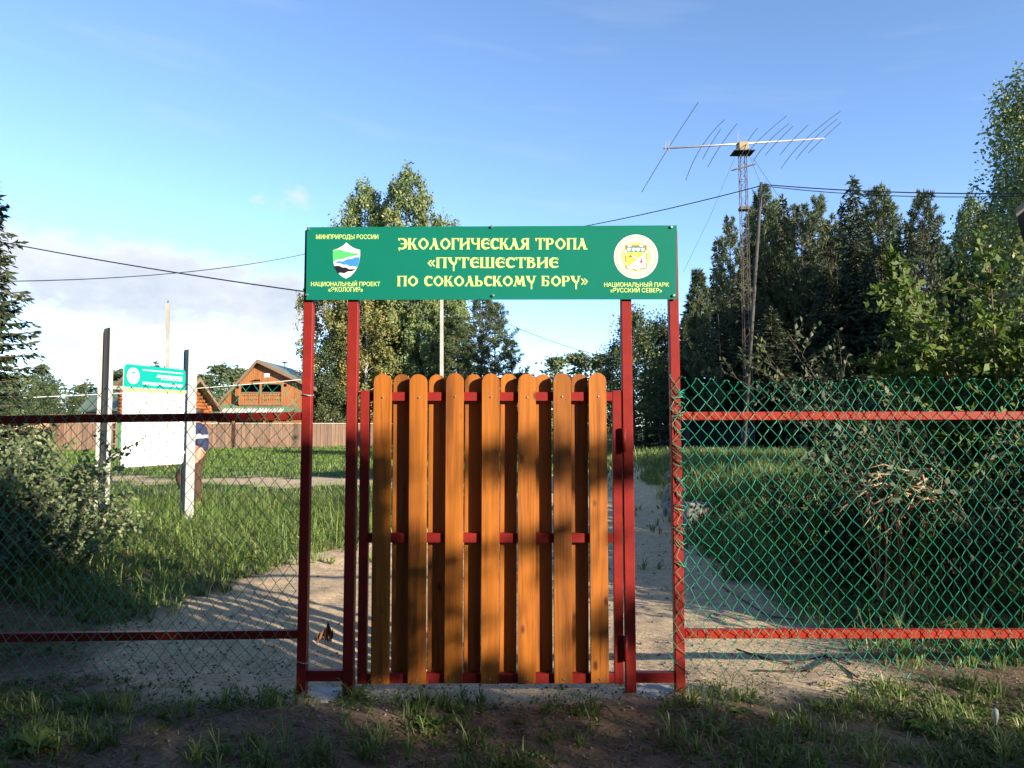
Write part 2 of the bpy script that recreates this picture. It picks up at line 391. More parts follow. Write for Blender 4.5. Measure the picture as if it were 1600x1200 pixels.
def soil_material():
    m, nt, out = newmat('soil_and_sand')
    b = NN(nt, 'ShaderNodeBsdfPrincipled'); b.inputs['Roughness'].default_value = 0.95; b.inputs['Specular IOR Level'].default_value = 0.15
    tc = NN(nt, 'ShaderNodeTexCoord')
    at = NN(nt, 'ShaderNodeAttribute'); at.attribute_name = 'tint'
    def nz(scale, det=6, rough=0.6):
        n = NN(nt, 'ShaderNodeTexNoise'); n.inputs['Scale'].default_value = scale; n.inputs['Detail'].default_value = det; n.inputs['Roughness'].default_value = rough
        nt.links.new(tc.outputs['Object'], n.inputs['Vector']); return n.outputs[0]
    n1 = nz(2.2); n2 = nz(55, 5, 0.75); n3 = nz(9, 7, 0.7)
    sand = ramp(nt, n3, [(0.25, (0.39, 0.275, 0.16)), (0.55, (0.58, 0.43, 0.265)), (0.8, (0.69, 0.53, 0.345))])
    soil = ramp(nt, n3, [(0.25, (0.08, 0.05, 0.03)), (0.5, (0.17, 0.112, 0.07)), (0.78, (0.27, 0.19, 0.125))])
    turf = ramp(nt, n3, [(0.3, (0.035, 0.045, 0.014)), (0.7, (0.07, 0.10, 0.025))])
    sepn = NN(nt, 'ShaderNodeSeparateXYZ'); nt.links.new(tc.outputs['Object'], sepn.inputs[0])
    far = NN(nt, 'ShaderNodeMapRange'); far.inputs[1].default_value = 7.0; far.inputs[2].default_value = 12.0; nt.links.new(sepn.outputs[1], far.inputs[0])
    mx0 = NN(nt, 'ShaderNodeMix', data_type='RGBA'); nt.links.new(far.outputs[0], mx0.inputs[0]); nt.links.new(soil, mx0.inputs[6]); nt.links.new(turf, mx0.inputs[7])
    ad = NN(nt, 'ShaderNodeMath', operation='MULTIPLY_ADD'); ad.inputs[1].default_value = 0.7; 
    sb = NN(nt, 'ShaderNodeMath', operation='SUBTRACT'); sb.inputs[1].default_value = 0.5; nt.links.new(n1, sb.inputs[0])
    nt.links.new(sb.outputs[0], ad.inputs[0]); nt.links.new(at.outputs['Fac'], ad.inputs[2]); ad.use_clamp = True
    mx = NN(nt, 'ShaderNodeMix', data_type='RGBA'); nt.links.new(ad.outputs[0], mx.inputs[0]); nt.links.new(mx0.outputs[2], mx.inputs[6]); nt.links.new(sand, mx.inputs[7])
    # specks of grit
    gr = NN(nt, 'ShaderNodeMapRange'); gr.inputs[1].default_value = 0.35; gr.inputs[2].default_value = 0.7; gr.inputs[3].default_value = 0.62; gr.inputs[4].default_value = 1.25
    nt.links.new(n2, gr.inputs[0])
    hv = NN(nt, 'ShaderNodeHueSaturation'); nt.links.new(gr.outputs[0], hv.inputs['Value']); nt.links.new(mx.outputs[2], hv.inputs['Color'])
    nt.links.new(hv.outputs[0], b.inputs['Base Color'])
    bp = NN(nt, 'ShaderNodeBump'); bp.inputs['Strength'].default_value = 0.6; bp.inputs['Distance'].default_value = 0.012
    sm = NN(nt, 'ShaderNodeMath', operation='ADD'); nt.links.new(n2, sm.inputs[0]); nt.links.new(n3, sm.inputs[1])
    nt.links.new(sm.outputs[0], bp.inputs['Height']); nt.links.new(bp.outputs[0], b.inputs['Normal'])
    nt.links.new(b.outputs[0], out.inputs[0])
    return m
M['soil'] = soil_material()
for nm, sel in (('ground', cellm <= 0.5), ('sandy_path', cellm > 0.5)):
    q = quads[sel]; used, inv = np.unique(q, return_inverse=True)
    me = fast_mesh(nm, V[used], inv.reshape(q.shape), PM.reshape(-1)[used])
    o = link(nm, me, M['soil'], None, True); o['kind'] = 'structure'
def hz(x, y): return float(height(x, y))

# ------------------------------------------------------------------ gateway frame
YG = 4.0
PW = 0.05
gf = empty('gateway_frame', (0, YG, 0), 0, 'tall dark red steel gateway frame carrying the green sign', 'gateway')
def gpost(xb, xt, w=PW, ztop=2.50, yoff=0.0):
    m = MB(); h = w/2
    for_ = [(-h, -h), (h, -h), (h, h), (-h, h)]
    Vb = [(xb+a, yoff+b, -0.12) for a, b in for_] + [(xt+a, yoff+b, ztop) for a, b in for_]
    m.add(Vb, [(3,2,1,0), (4,5,6,7), (0,1,5,4), (1,2,6,5), (2,3,7,6), (3,0,4,7)])
    return m.build('post', M['red'], gf, bevel=0.003)
POSTS = [(-1.112, -1.104, 0.050), (-0.866, -0.862, 0.055), (0.628, 0.618, 0.055), (0.889, 0.876, 0.052)]
for xb, xt, w in POSTS: gpost(xb, xt, w)
MB().box2((-1.085, -0.018, 0.088), (-0.894, 0.022, 0.143)).build('crossbar', M['red'], gf, bevel=0.002)
MB().box2((0.657, -0.018, 0.080), (0.862, 0.022, 0.133)).build('crossbar', M['red'], gf, bevel=0.002)
MB().box2((-1.078, -0.017, 2.135), (0.849, 0.019, 2.172)).build('header_rail', M['red'], gf, bevel=0.002)
MB().box2((-1.078, -0.017, 2.47), (0.849, 0.019, 2.508)).build('header_rail', M['red'], gf, bevel=0.002)

# ------------------------------------------------------------------ gate leaf
gl = empty('picket_gate', (0, YG, 0), 0, 'closed wooden gate of orange stained round topped boards on red steel frame', 'gate')
def stile(x, name='stile'):
    return MB().box2((x-0.024, -0.02, 0.075), (x+0.024, 0.02, 1.625)).build(name, M['red'], gl, bevel=0.002)
XL, XR = -0.793, 0.566
stile(XL); stile(XR)
for z0, z1 in ((1.568, 1.616), (0.812, 0.862), (0.078, 0.128)):
    MB().box2((XL+0.0245, -0.0185, z0), (XR-0.0245, 0.0185, z1)).build('rail', M['red'], gl, bevel=0.002)
def board_mesh(L, w, th):
    r = w/2; pts = [(-r, 0), (r, 0), (r, L-r*0.92)]
    for k in range(1, 12):
        a = PI*k/12; pts.append((r*math.cos(a), L - r*0.92 + r*0.92*math.sin(a)))
    pts.append((-r, L-r*0.92))
    m = MB(); m.prism(pts, lambda u, v, q: (u, q, v), th)
    me = m.mesh('board')
    bm = bmesh.new(); bm.from_mesh(me)
    es = [e for e in bm.edges if abs(e.verts[0].co.y - e.verts[1].co.y) < 1e-6]
    bmesh.ops.bevel(bm, geom=es, offset=0.0022, segments=2, affect='EDGES')
    bm.to_mesh(me); bm.free(); me.materials.append(M['board']); return me
bm_f = board_mesh(1.632, 0.096, 0.022); bm_b = board_mesh(1.632, 0.092, 0.022)
scr = MB(); scr.lathe([(0.0001, 0.0035), (0.005, 0.0025), (0.006, 0), (0.006, -0.001)], (0, 0, 0), 8)
scr_me = scr.mesh('screw'); scr_me.transform(Matrix.Rotation(PI/2, 4, 'X')); scr_me.materials.append(M['steel'])
rb = random.Random(3)
for i in range(7):
    x = -0.6935 + 0.1925*i
    o = bpy.data.objects.new('board', bm_f); COL.objects.link(o); o.parent = gl
    o.location = (x, -0.0425, 0.083 + rb.uniform(-0.004, 0.004)); o.rotation_euler = (rb.uniform(-.001, .001), rb.uniform(-.003, .003), rb.uniform(-.006, .006))
    for zz in (1.505, 0.022):
        s = bpy.data.objects.new('screw', scr_me); COL.objects.link(s); s.parent = o; s.location = (rb.uniform(-.004, .004), -0.0008, zz)
for i in range(6):
    x = -0.6935 + 0.1925*(i+0.5) - 0.002
    o = bpy.data.objects.new('board', bm_b); COL.objects.link(o); o.parent = gl
    o.location = (x, 0.0205, 0.083 + rb.uniform(-0.005, 0.004)); o.rotation_euler = (0, rb.uniform(-.003, .003), rb.uniform(-.005, .005))
for zc in (1.36, 0.265):
    h = MB(); h.tube([(0.598, -0.040, zc-0.065), (0.598, -0.040, zc+0.065)], 0.012, 12)
    h.box2((0.571, -0.0315, zc-0.06), (0.6, -0.0205, zc+0.06))
    h.build('hinge', M['red'], gl, True)

# ------------------------------------------------------------------ lettering
def hull2(pts):
    pts = sorted(set((round(a, 5), round(b, 5)) for a, b in pts))
    def half(ps):
        h = []
        for p in ps:
            while len(h) >= 2 and (h[-1][0]-h[-2][0])*(p[1]-h[-2][1]) - (h[-1][1]-h[-2][1])*(p[0]-h[-2][0]) <= 0: h.pop()
            h.append(p)
        return h
    a = half(pts); b = half(pts[::-1]); return a[:-1] + b[:-1]
TK, TN = (0.105, 0.035), (0.045, 0.035)
# each glyph: advance width and strokes (polyline, nib)
def stem(x, a=0.04, b=0.96, serif=True):
    s = [([(x, a), (x, b)], (0.095, 0.03))]
    if serif: s += [([(x-0.10, a), (x+0.10, a)], (0.03, 0.032)), ([(x-0.10, b), (x+0.10, b)], (0.03, 0.032))]
    return s
G = {
 'Э': (0.74, [([(0.10, 0.92), (0.36, 0.95), (0.56, 0.80), (0.62, 0.5), (0.54, 0.2), (0.34, 0.05), (0.12, 0.12)], TK), ([(0.24, 0.5), (0.6, 0.5)], TN), ([(0.10, 0.14), (0.10, -0.06)], TN), ([(0.08, 0.95), (0.10, 0.80)], TN)]),
 'К': (0.76, stem(0.14) + [([(0.24, 0.5), (0.42, 0.62), (0.5, 0.92), (0.62, 0.95)], TN), ([(0.27, 0.5), (0.44, 0.42), (0.58, 0.05)], TK), ([(0.56, 0.04), (0.74, 0.04)], TN)]),
 'О': (0.88, [([(0.44, 0.97), (0.18, 0.70), (0.13, 0.5), (0.18, 0.30), (0.44, 0.03)], (0.085, 0.02)), ([(0.44, 0.97), (0.70, 0.70), (0.75, 0.5), (0.70, 0.30), (0.44, 0.03)], (0.085, 0.02))]),
 'Л': (0.80, [([(0.07, 0.05), (0.30, 0.40), (0.38, 0.95)], TN), ([(0.38, 0.95), (0.60, 0.05)], TK), ([(0.52, 0.04), (0.76, 0.04)], TN), ([(0.05, 0.04), (0.16, 0.04)], TN)]),
 'Г': (0.62, stem(0.15) + [([(0.15, 0.95), (0.54, 0.95)], TN), ([(0.53, 0.95), (0.55, 0.76)], TN)]),
 'И': (0.86, stem(0.15) + stem(0.69) + [([(0.2, 0.28), (0.64, 0.72)], TN)]),
 'Ч': (0.78, stem(0.61) + [([(0.14, 0.95), (0.16, 0.62), (0.32, 0.48), (0.58, 0.54)], (0.07, 0.04)), ([(0.04, 0.95), (0.24, 0.95)], TN)]),
 'Е': (0.72, [([(0.60, 0.84), (0.36, 0.95), (0.17, 0.75), (0.14, 0.5), (0.18, 0.25), (0.36, 0.05), (0.60, 0.16)], TK), ([(0.2, 0.5), (0.60, 0.53)], TN), ([(0.61, 0.93), (0.63, 0.76)], TN), ([(0.5, 0.6), (0.62, 0.45)], TN)]),
 'С': (0.72, [([(0.58, 0.82), (0.36, 0.95), (0.17, 0.75), (0.14, 0.5), (0.18, 0.25), (0.36, 0.05), (0.60, 0.18)], TK), ([(0.60, 0.93), (0.62, 0.72)], TN)]),
 'А': (0.80, [([(0.07, 0.05), (0.26, 0.40), (0.36, 0.95)], TN), ([(0.36, 0.95), (0.60, 0.05)], TK), ([(0.22, 0.34), (0.46, 0.34)], TN), ([(0.52, 0.04), (0.76, 0.04)], TN), ([(0.04, 0.04), (0.16, 0.04)], TN)]),
 'Я': (0.76, stem(0.60) + [([(0.55, 0.95), (0.28, 0.92), (0.18, 0.74), (0.26, 0.55), (0.55, 0.50)], (0.07, 0.035)), ([(0.40, 0.50), (0.14, 0.05)], TK), ([(0.03, 0.04), (0.2, 0.04)], TN)]),
 'Т': (0.78, stem(0.39) + [([(0.06, 0.95), (0.72, 0.95)], TN), ([(0.05, 0.96), (0.09, 0.76)], TN), ([(0.73, 0.96), (0.69, 0.76)], TN)]),
 'Р': (0.72, stem(0.15) + [([(0.15, 0.95), (0.46, 0.93), (0.58, 0.72), (0.48, 0.50), (0.2, 0.44)], (0.075, 0.035))]),
 'П': (0.84, stem(0.16) + stem(0.66) + [([(0.1, 0.95), (0.74, 0.95)], TN)]),
 'У': (0.78, [([(0.15, 0.95), (0.22, 0.62), (0.44, 0.34)], TK), ([(0.66, 0.95), (0.60, 0.55), (0.44, 0.20), (0.44, -0.24)], (0.055, 0.035)), ([(0.03, 0.95), (0.27, 0.95)], TN), ([(0.58, 0.95), (0.76, 0.95)], TN)]),
 'Ш': (1.10, stem(0.15) + stem(0.54) + stem(0.93) + [([(0.1, 0.05), (1.0, 0.05)], TN)]),
 'В': (0.72, stem(0.15) + [([(0.15, 0.95), (0.46, 0.90), (0.50, 0.72), (0.2, 0.58)], (0.06, 0.035)), ([(0.2, 0.60), (0.50, 0.50), (0.57, 0.28), (0.44, 0.06), (0.15, 0.05)], (0.075, 0.035))]),
 'Ь': (0.70, stem(0.15) + [([(0.2, 0.55), (0.48, 0.50), (0.56, 0.28), (0.44, 0.06), (0.15, 0.05)], (0.075, 0.035))]),
 'М': (1.0, [([(0.10, 0.05), (0.22, 0.5), (0.26, 0.95)], TN), ([(0.26, 0.95), (0.48, 0.18)], TK), ([(0.48, 0.18), (0.72, 0.95)], TN), ([(0.72, 0.95), (0.82, 0.05)], TK), ([(0.02, 0.04), (0.2, 0.04)], TN), ([(0.74, 0.04), (0.95, 0.04)], TN)]),
 'Б': (0.74, stem(0.16) + [([(0.16, 0.95), (0.58, 0.95)], TN), ([(0.58, 0.95), (0.59, 0.76)], TN), ([(0.2, 0.58), (0.50, 0.52), (0.58, 0.28), (0.46, 0.06), (0.15, 0.05)], (0.075, 0.035))]),
 '«': (0.62, [([(0.30, 0.72), (0.10, 0.45), (0.30, 0.18)], (0.05, 0.02)), ([(0.54, 0.72), (0.34, 0.45), (0.54, 0.18)], (0.05, 0.02))]),
 '»': (0.62, [([(0.10, 0.72), (0.30, 0.45), (0.10, 0.18)], (0.05, 0.02)), ([(0.34, 0.72), (0.54, 0.45), (0.34, 0.18)], (0.05, 0.02))]),
 ' ': (0.42, []),
}
def slav_line(parent, text, x0, x1, z0, hgt, y):
    tot = sum(G[c][0] for c in text); sx = (x1-x0)/tot; u = 0; k = 0
    for c in text:
        w, strokes = G[c]; mb = MB()
        for pts, (nw, nh) in strokes:
            for (a, b) in zip(pts[:-1], pts[1:]):
                hp = hull2([(p[0]+i*nw, p[1]+j*nh) for p in (a, b) for i in (-1, 1) for j in (-1, 1)])
                k += 1; dy = -0.00012*(k % 7)
                n = len(hp)
                mb.add([(x0 + (u+p[0])*sx, y+dy, z0 + p[1]*hgt) for p in hp], [tuple(range(n))])
        if mb.v: mb.build('letter', M['print_yellow'], parent)
        u += w
def sans(text, size, bold=0.02):
    cu = bpy.data.curves.new('lettering', 'FONT'); cu.body = text; cu.size = 1; cu.align_x = 'LEFT'; cu.resolution_u = 3
    o = bpy.data.objects.new('tmp', cu); COL.objects.link(o)
    dg = bpy.context.evaluated_depsgraph_get(); me = bpy.data.meshes.new_from_object(o.evaluated_get(dg))
    bpy.data.objects.remove(o); return me
def sans_line(name, text, x0, x1, z0, z1, y, mat, parent, bold=0.022, frame=None):
    """flat print fitted into the box x0..x1, z0..z1 of the local x-z plane"""
    me = sans(text, 1, bold)
    co = np.zeros(len(me.vertices)*3, np.float32); me.vertices.foreach_get('co', co); co = co.reshape(-1, 3)
    mn, mx = co.min(0), co.max(0)
    layers = []
    polys = [tuple(p.vertices) for p in me.polygons]; Vs = []; Fs = []
    for q, (du, dv) in enumerate(((-bold, 0.0), (0.0, bold*.5), (bold, 0.0), (0.0, -bold*.5))):
        n = np.zeros_like(co)
        n[:, 0] = x0 + (co[:, 0] + du - mn[0])/(mx[0]-mn[0])*(x1-x0); n[:, 2] = z0 + (co[:, 1] + dv - mn[1])/(mx[1]-mn[1])*(z1-z0); n[:, 1] = y - 0.0001*q
        Fs += [tuple(i + len(Vs) for i in p) for p in polys]; Vs += [tuple(v) for v in n]
    m2 = bpy.data.meshes.new(name); m2.from_pydata(Vs, [], Fs); m2.update()
    return link(name, m2, mat, parent)

# ------------------------------------------------------------------ the green sign
def sgn(px, py):                      # sign face in local metres
    p = P(px, py, 3.955); return p.x, p.z
M['sign'] = paint('sign_green', (0.005, 0.150, 0.103), 0.28, 0.04, 2.0, spec=0.5)
M['print_yellow'] = paint('print_pale_yellow', (0.55, 0.72, 0.22), 0.4, 0.03)
M['print_white'] = paint('print_white', (0.80, 0.80, 0.76), 0.4, 0.03)
M['print_green'] = paint('print_green', (0.08, 0.48, 0.14), 0.4, 0.03)
M['print_lime'] = paint('print_lime', (0.42, 0.66, 0.20), 0.4, 0.03)
M['print_blue'] = paint('print_blue', (0.04, 0.22, 0.62), 0.4, 0.03)
M['print_black'] = paint('print_black', (0.012, 0.012, 0.018), 0.4, 0.03)
M['print_yolk'] = paint('print_yellow', (0.85, 0.72, 0.08), 0.4, 0.03)
M['print_red'] = paint('print_red', (0.40, 0.05, 0.03), 0.4, 0.03)
M['print_teal'] = paint('print_teal', (0.05, 0.25, 0.20), 0.4, 0.03)
M['pale_print'] = paint('pale_map_print', (0.50, 0.66, 0.40), 0.5, 0.03)
M['print_grey'] = paint('print_grey', (0.30, 0.31, 0.32), 0.5, 0.03)
sg = empty('sign_board', (0, 3.955, 0), 0, 'long green sign with pale yellow lettering across the top of the gateway', 'sign')
c0, c1, c2, c3 = sgn(478, 468.5), sgn(1057.5, 467.5), sgn(1057.5, 352), sgn(479.5, 355)
MB().prism([c0, c1, c2, c3], lambda u, v, q: (u, q, v), 0.006).build('panel', M['sign'], sg)
M['edge'] = paint('panel_edge', (0.6, 0.62, 0.6), 0.4)
ly = -0.0012
for txt, xa, xb, yb, yt in (('ЭКОЛОГИЧЕСКАЯ ТРОПА', 622, 918, 390, 372), ('«ПУТЕШЕСТВИЕ', 667, 873, 419, 402), ('ПО СОКОЛЬСКОМУ БОРУ»', 620, 919, 447.5, 431)):
    a = sgn(xa, yb); b = sgn(xb, yt); slav_line(sg, txt, a[0], b[0], a[1], b[1]-a[1], ly)
for txt, xa, xb, yb, yt in (('МИНПРИРОДЫ РОССИИ', 494, 591, 375, 366.5), ('НАЦИОНАЛЬНЫЙ ПРОЕКТ', 486, 594, 448.5, 438.5), ('«ЭКОЛОГИЯ»', 513, 567, 456, 448.5),
                            ('НАЦИОНАЛЬНЫЙ ПАРК', 944, 1045, 449.5, 439.5), ('«РУССКИЙ СЕВЕР»', 953.5, 1034, 457, 448.2)):
    a = sgn(xa, yb); b = sgn(xb, yt); sans_line('caption_lettering', txt, a[0], b[0], a[1], b[1], ly, M['print_yellow'], sg, 0.022)
def flat(name, pts, mat, parent, y):
    m = MB(); m.add([(*(sgn(*p)[:1]), y, sgn(*p)[1]) for p in pts], [tuple(range(len(pts)))]); return m.build(name, mat, parent)
# shield emblem, in pixels of the photograph converted to metres on the sign
def z2(x, y): return (470 + x*140/1292, 345 + y*130/1200)
sh = [z2(*p) for p in [(660, 315), (715, 365), (780, 400), (855, 422), (856, 500), (843, 590), (812, 680), (770, 745), (715, 800), (650, 834), (590, 800), (540, 755), (500, 690), (472, 610), (462, 520), (460, 428), (540, 400), (610, 360)]]
shield = flat('shield_emblem', sh, M['print_white'], sg, -0.0012)
for nm, mt, pts in (
  ('green_wave', 'print_green', [(461, 428), (520, 420), (570, 415), (620, 440), (680, 445), (740, 468), (800, 465), (850, 490), (790, 498), (730, 520), (670, 522), (610, 555), (550, 552), (468, 590), (462, 520)]),
  ('blue_wave', 'print_blue', [(480, 612), (540, 580), (610, 585), (670, 552), (740, 548), (790, 525), (850, 526), (842, 590), (815, 668), (765, 655), (715, 660), (670, 635), (610, 635), (560, 610)]),
  ('black_wave', 'print_black', [(480, 655), (545, 645), (600, 672), (650, 672), (700, 700), (800, 695), (740, 730), (680, 732), (630, 758), (570, 748), (540, 762), (500, 690)])):
    flat(nm, [z2(*p) for p in pts], M[mt], shield, -0.0018)
# round park emblem
def z3(x, y): return (930 + x*140/1292, 345 + y*130/1200)
def circ(cx, cy, r, n=40): return [z3(cx + r*math.cos(2*PI*k/n), cy + r*math.sin(2*PI*k/n)) for k in range(n)]
rd = flat('round_emblem', circ(588, 518, 318), M['print_white'], sg, -0.0012)
flat('lime_ring', circ(588, 518, 292), M['print_lime'], rd, -0.0016)
flat('white_ring', circ(588, 518, 268), M['print_white'], rd, -0.0020)
flat('lime_disc', circ(588, 518, 222), M['print_lime'], rd, -0.0024)
flat('shield_border', [z3(*p) for p in [(434, 355), (740, 355), (740, 690), (640, 700), (588, 725), (536, 700), (434, 690)]], M['print_red'], rd, -0.0028)
for a, b in (((470, 355), (520, 372)), ((640, 355), (690, 372)), ((434, 420), (448, 500)), ((434, 600), (448, 640)), ((725, 430), (740, 470)), ((725, 560), (740, 600)), ((480, 690), (530, 702)), ((600, 700), (630, 716))):
    flat('border_mark', [z3(a[0], a[1]), z3(b[0], a[1]), z3(b[0], b[1]), z3(a[0], b[1])], M['print_white'], rd, -0.0031)
flat('chief', [z3(449, 373), z3(724, 373), z3(724, 455), z3(449, 455)], M['print_teal'], rd, -0.0033)
flat('field', [z3(449, 458), z3(724, 458), z3(449, 680)], M['print_yolk'], rd, -0.0033)
flat('field', [z3(724, 460), z3(724, 680), z3(640, 688), z3(588, 708), z3(536, 688), z3(452, 682)], M['print_white'], rd, -0.0034)
for cx in (485, 552, 617, 683):
    flat('white_charge', [z3(cx-27, 390), z3(cx-12, 400), z3(cx, 388), z3(cx+12, 400), z3(cx+27, 390), z3(cx+22, 430), z3(cx, 446), z3(cx-22, 430)], M['print_white'], rd, -0.0037)
flat('bird_mark', [z3(*p) for p in [(465, 530), (510, 490), (560, 497), (608, 535), (570, 570), (535, 530), (500, 528)]], M['print_red'], rd, -0.0039)
flat('bird_mark', [z3(*p) for p in [(512, 498), (560, 505), (598, 538), (566, 556), (540, 525)]], M['print_white'], rd, -0.0042)
flat('beast_mark', [z3(*p) for p in [(550, 665), (610, 620), (655, 575), (668, 530), (678, 580), (690, 600), (668, 612), (640, 600), (600, 640)]], M['print_red'], rd, -0.0042)
for r_, a0, a1, n in ((243, 205, 335, 26), (243, 60, 120, 14)):
    m = MB()
    for k in range(n):
        if k % 9 == 8: continue
        a = math.radians(a0 + (a1-a0)*k/(n-1)); ca, sa = math.cos(a), math.sin(a)
        q = [(588 + (r_+dr)*ca - dt*sa, 518 + (r_+dr)*sa + dt*ca) for dr, dt in ((-12, -5), (-12, 5), (12, 5), (12, -5))]
        m.add([(sgn(*z3(*p))[0], -0.0026, sgn(*z3(*p))[1]) for p in q], [(0, 1, 2, 3)])
    m.build('ring_lettering', M['print_grey'], rd)
bl = MB(); bl.lathe([(0.0001, 0.010), (0.006, 0.009), (0.0085, 0.005), (0.0085, 0.0)], (0, 0, 0), 10)
bme = bl.mesh('bolt'); bme.transform(Matrix.Rotation(PI/2, 4, 'X')); bme.materials.append(M['steel'])
for px, py in ((482, 358), (768, 354.5), (1048.5, 355), (479.5, 461), (770, 462), (1052, 462)):
    a = sgn(px, py); o = bpy.data.objects.new('bolt', bme); COL.objects.link(o); o.parent = sg; o.location = (a[0], -0.0005, a[1])

# ------------------------------------------------------------------ chain-link fences
def chain_link(root, x0, x1, ztop, zbot, dx, dz, y, seed, edge=None):
    r = random.Random(seed); m = MB(); n = int(round((x1-x0)/dx)); rows = int(round((ztop-zbot)/dz*2))
    a = dx/2
    def warp(x, z):
        q = Vector((x*2.3 + seed*7, z*2.1, 0)); w = mnoise.noise_vector(q)
        q2 = Vector((x*9 + seed*3, z*8, 4.0)); w2 = mnoise.noise_vector(q2)
        low = max(0.0, 0.42 - z)/0.42
        return (w.x*0.024 + w2.x*0.008*(1 + 1.6*low), w.z*0.026*(0.6 + low) + w2.y*0.008*(1+low), w.y*0.022 + w2.z*0.007)
    for k in range(n):
        cx = x0 + (k+0.5)*dx; pts = []
        top_cut = rows
        for j in range(rows+1):
            s = 1 if (j + k) % 2 else -1
            zz = zbot + j*dz/2 + 0.008*math.sin(cx*3.0)
            x = cx + s*a*0.97; d = warp(cx + s*a, zz)
            e = 0.0
            if edge is not None:
                t = max(0.0, 1 - abs(cx - edge)/0.10); e = t
            kk = 0.004 if r.random() < .07 else 0.0012
            X = x + d[0]*(1+1.6*e) + r.gauss(0, kk); Y = y + d[1] + s*0.003
            Z = zz + d[2]*(1+2.0*e) + r.gauss(0, kk)
            pts.append((X, Y, Z))
        # knuckled ends
        for endi in (0, -1):
            p = Vector(pts[endi]); qn = Vector(pts[1 if endi == 0 else -2]); d = (p - qn).normalized()
            tip = p + d*0.006 + Vector((-d.x*0.020, -0.004, -0.010 if endi else 0.010)) + Vector((r.uniform(-.006, .006), r.uniform(-.006, .002), r.uniform(-.006, .006)))
            if endi == 0: pts.insert(0, tuple(tip))
            else: pts.append(tuple(tip))
        m.tube(pts, 0.0020, 5)
    return m.build('wire_mesh', M['wire_green'], root, True)
lf = empty('chain_link_fence', (0, YG, 0), 0, 'green chain link fence on dark red rails, the shaded stretch beside the notice board', 'fence')
rf = empty('chain_link_fence', (0, YG, 0), 0, 'bright green chain link fence on sunlit red rails in front of the dark bushes', 'fence')
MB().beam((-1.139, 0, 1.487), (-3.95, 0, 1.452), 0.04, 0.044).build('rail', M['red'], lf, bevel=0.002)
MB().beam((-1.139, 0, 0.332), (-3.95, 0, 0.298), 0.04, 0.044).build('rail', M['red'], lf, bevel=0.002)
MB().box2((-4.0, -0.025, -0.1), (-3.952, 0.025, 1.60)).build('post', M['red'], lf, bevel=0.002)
chain_link(lf, -3.93, -1.16, 1.655, 0.13, 0.0357, 0.087, -0.034, 1)
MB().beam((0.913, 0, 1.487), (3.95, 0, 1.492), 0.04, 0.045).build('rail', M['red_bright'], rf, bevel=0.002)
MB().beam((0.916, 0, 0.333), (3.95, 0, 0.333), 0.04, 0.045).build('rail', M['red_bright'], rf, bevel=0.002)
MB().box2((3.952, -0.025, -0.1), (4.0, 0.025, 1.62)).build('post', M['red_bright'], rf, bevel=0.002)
chain_link(rf, 0.855, 3.93, 1.665, 0.12, 0.0381, 0.087, -0.038, 2, 0.90)
rt = random.Random(9)
def tie(root, x, z, mat):      # short wire hooks that hold the mesh to the rails
    m = MB(); m.tube([(x, -0.045, z-0.03), (x+0.002, -0.047, z+0.028), (x+0.004, -0.02, z+0.033)], 0.0022, 5); return m.build('tie_wire', mat, root, True)
for x in (1.00, 1.26, 1.53, 1.88, 2.24, 2.6): tie(rf, x, 1.488, M['wire_green']); tie(rf, x + rt.uniform(-.05, .08), 0.333, M['wire_green'])
for x in (-1.4, -1.75, -2.1, -2.45, -2.75): tie(lf, x, 1.478, M['wire_green'])
for z in (1.60, 0.188):        # wire loops round the gate post
    ring = [(-1.108 + 0.034*math.cos(t), 0.034*math.sin(t), z + 0.004*math.sin(2*t)) for t in np.linspace(0, 2*PI, 17)]
    MB().tube(ring, 0.0028, 5, False).build('tie_loop', paint('galvanised_wire', (0.4, 0.4, 0.36), 0.4, metal=0.5), lf, True)
# loose tangle of mesh ends lashed round the right hand post
r = random.Random(21)
for k in range(16):
    m = MB()
    z = 1.63 - k*0.018*(1 + k*0.16)
    pts = [(0.925, -0.036, z), (0.905 + r.uniform(-.01, .01), -0.045, z - r.uniform(-.02, .035)), (0.872 + r.uniform(-.01, .02), -0.040, z + r.uniform(-.03, .03)), (0.852 + r.uniform(0, .02), -0.028, z + r.uniform(-.03, .02)), (0.9 + r.uniform(-.02, .02), -0.046, z - r.uniform(0.01, .05))]
    m.tube(pts, 0.0022, 5)
    m.build('lashing_wire', M['wire_green'], rf, True)

# concrete footings
for i, (x0, x1, xl) in enumerate(((-1.17, -0.82, 'left'), (0.59, 0.97, 'right'))):
    m = MB(); r = random.Random(i); n = 18; cx = (x0+x1)/2; cy = 4.03
    ring = [(cx + math.cos(t)*(x1-x0)/2*r.uniform(.85, 1.1), cy + math.sin(t)*0.12*r.uniform(.8, 1.15)) for t in np.linspace(0, 2*PI, n, endpoint=False)]
    zt = 0.012 if i == 0 else 0.02
    V_ = [(a, b, -0.1) for a, b in ring] + [(cx+(a-cx)*.93, cy+(b-cy)*.9, zt + r.uniform(-.006, .006)) for a, b in ring] + [(cx, cy, zt+.004)]
    m.add(V_, [(k, (k+1) % n, n+(k+1) % n, n+k) for k in range(n)] + [(n+k, n+(k+1) % n, 2*n) for k in range(n)])
    tag(m.build('concrete_footing', M['concrete'], None), ('rough concrete pad round the feet of the two posts on the latch side', 'rough concrete pad round the feet of the two posts on the hinge side')[i], 'footing', 'concrete pads under the gateway')

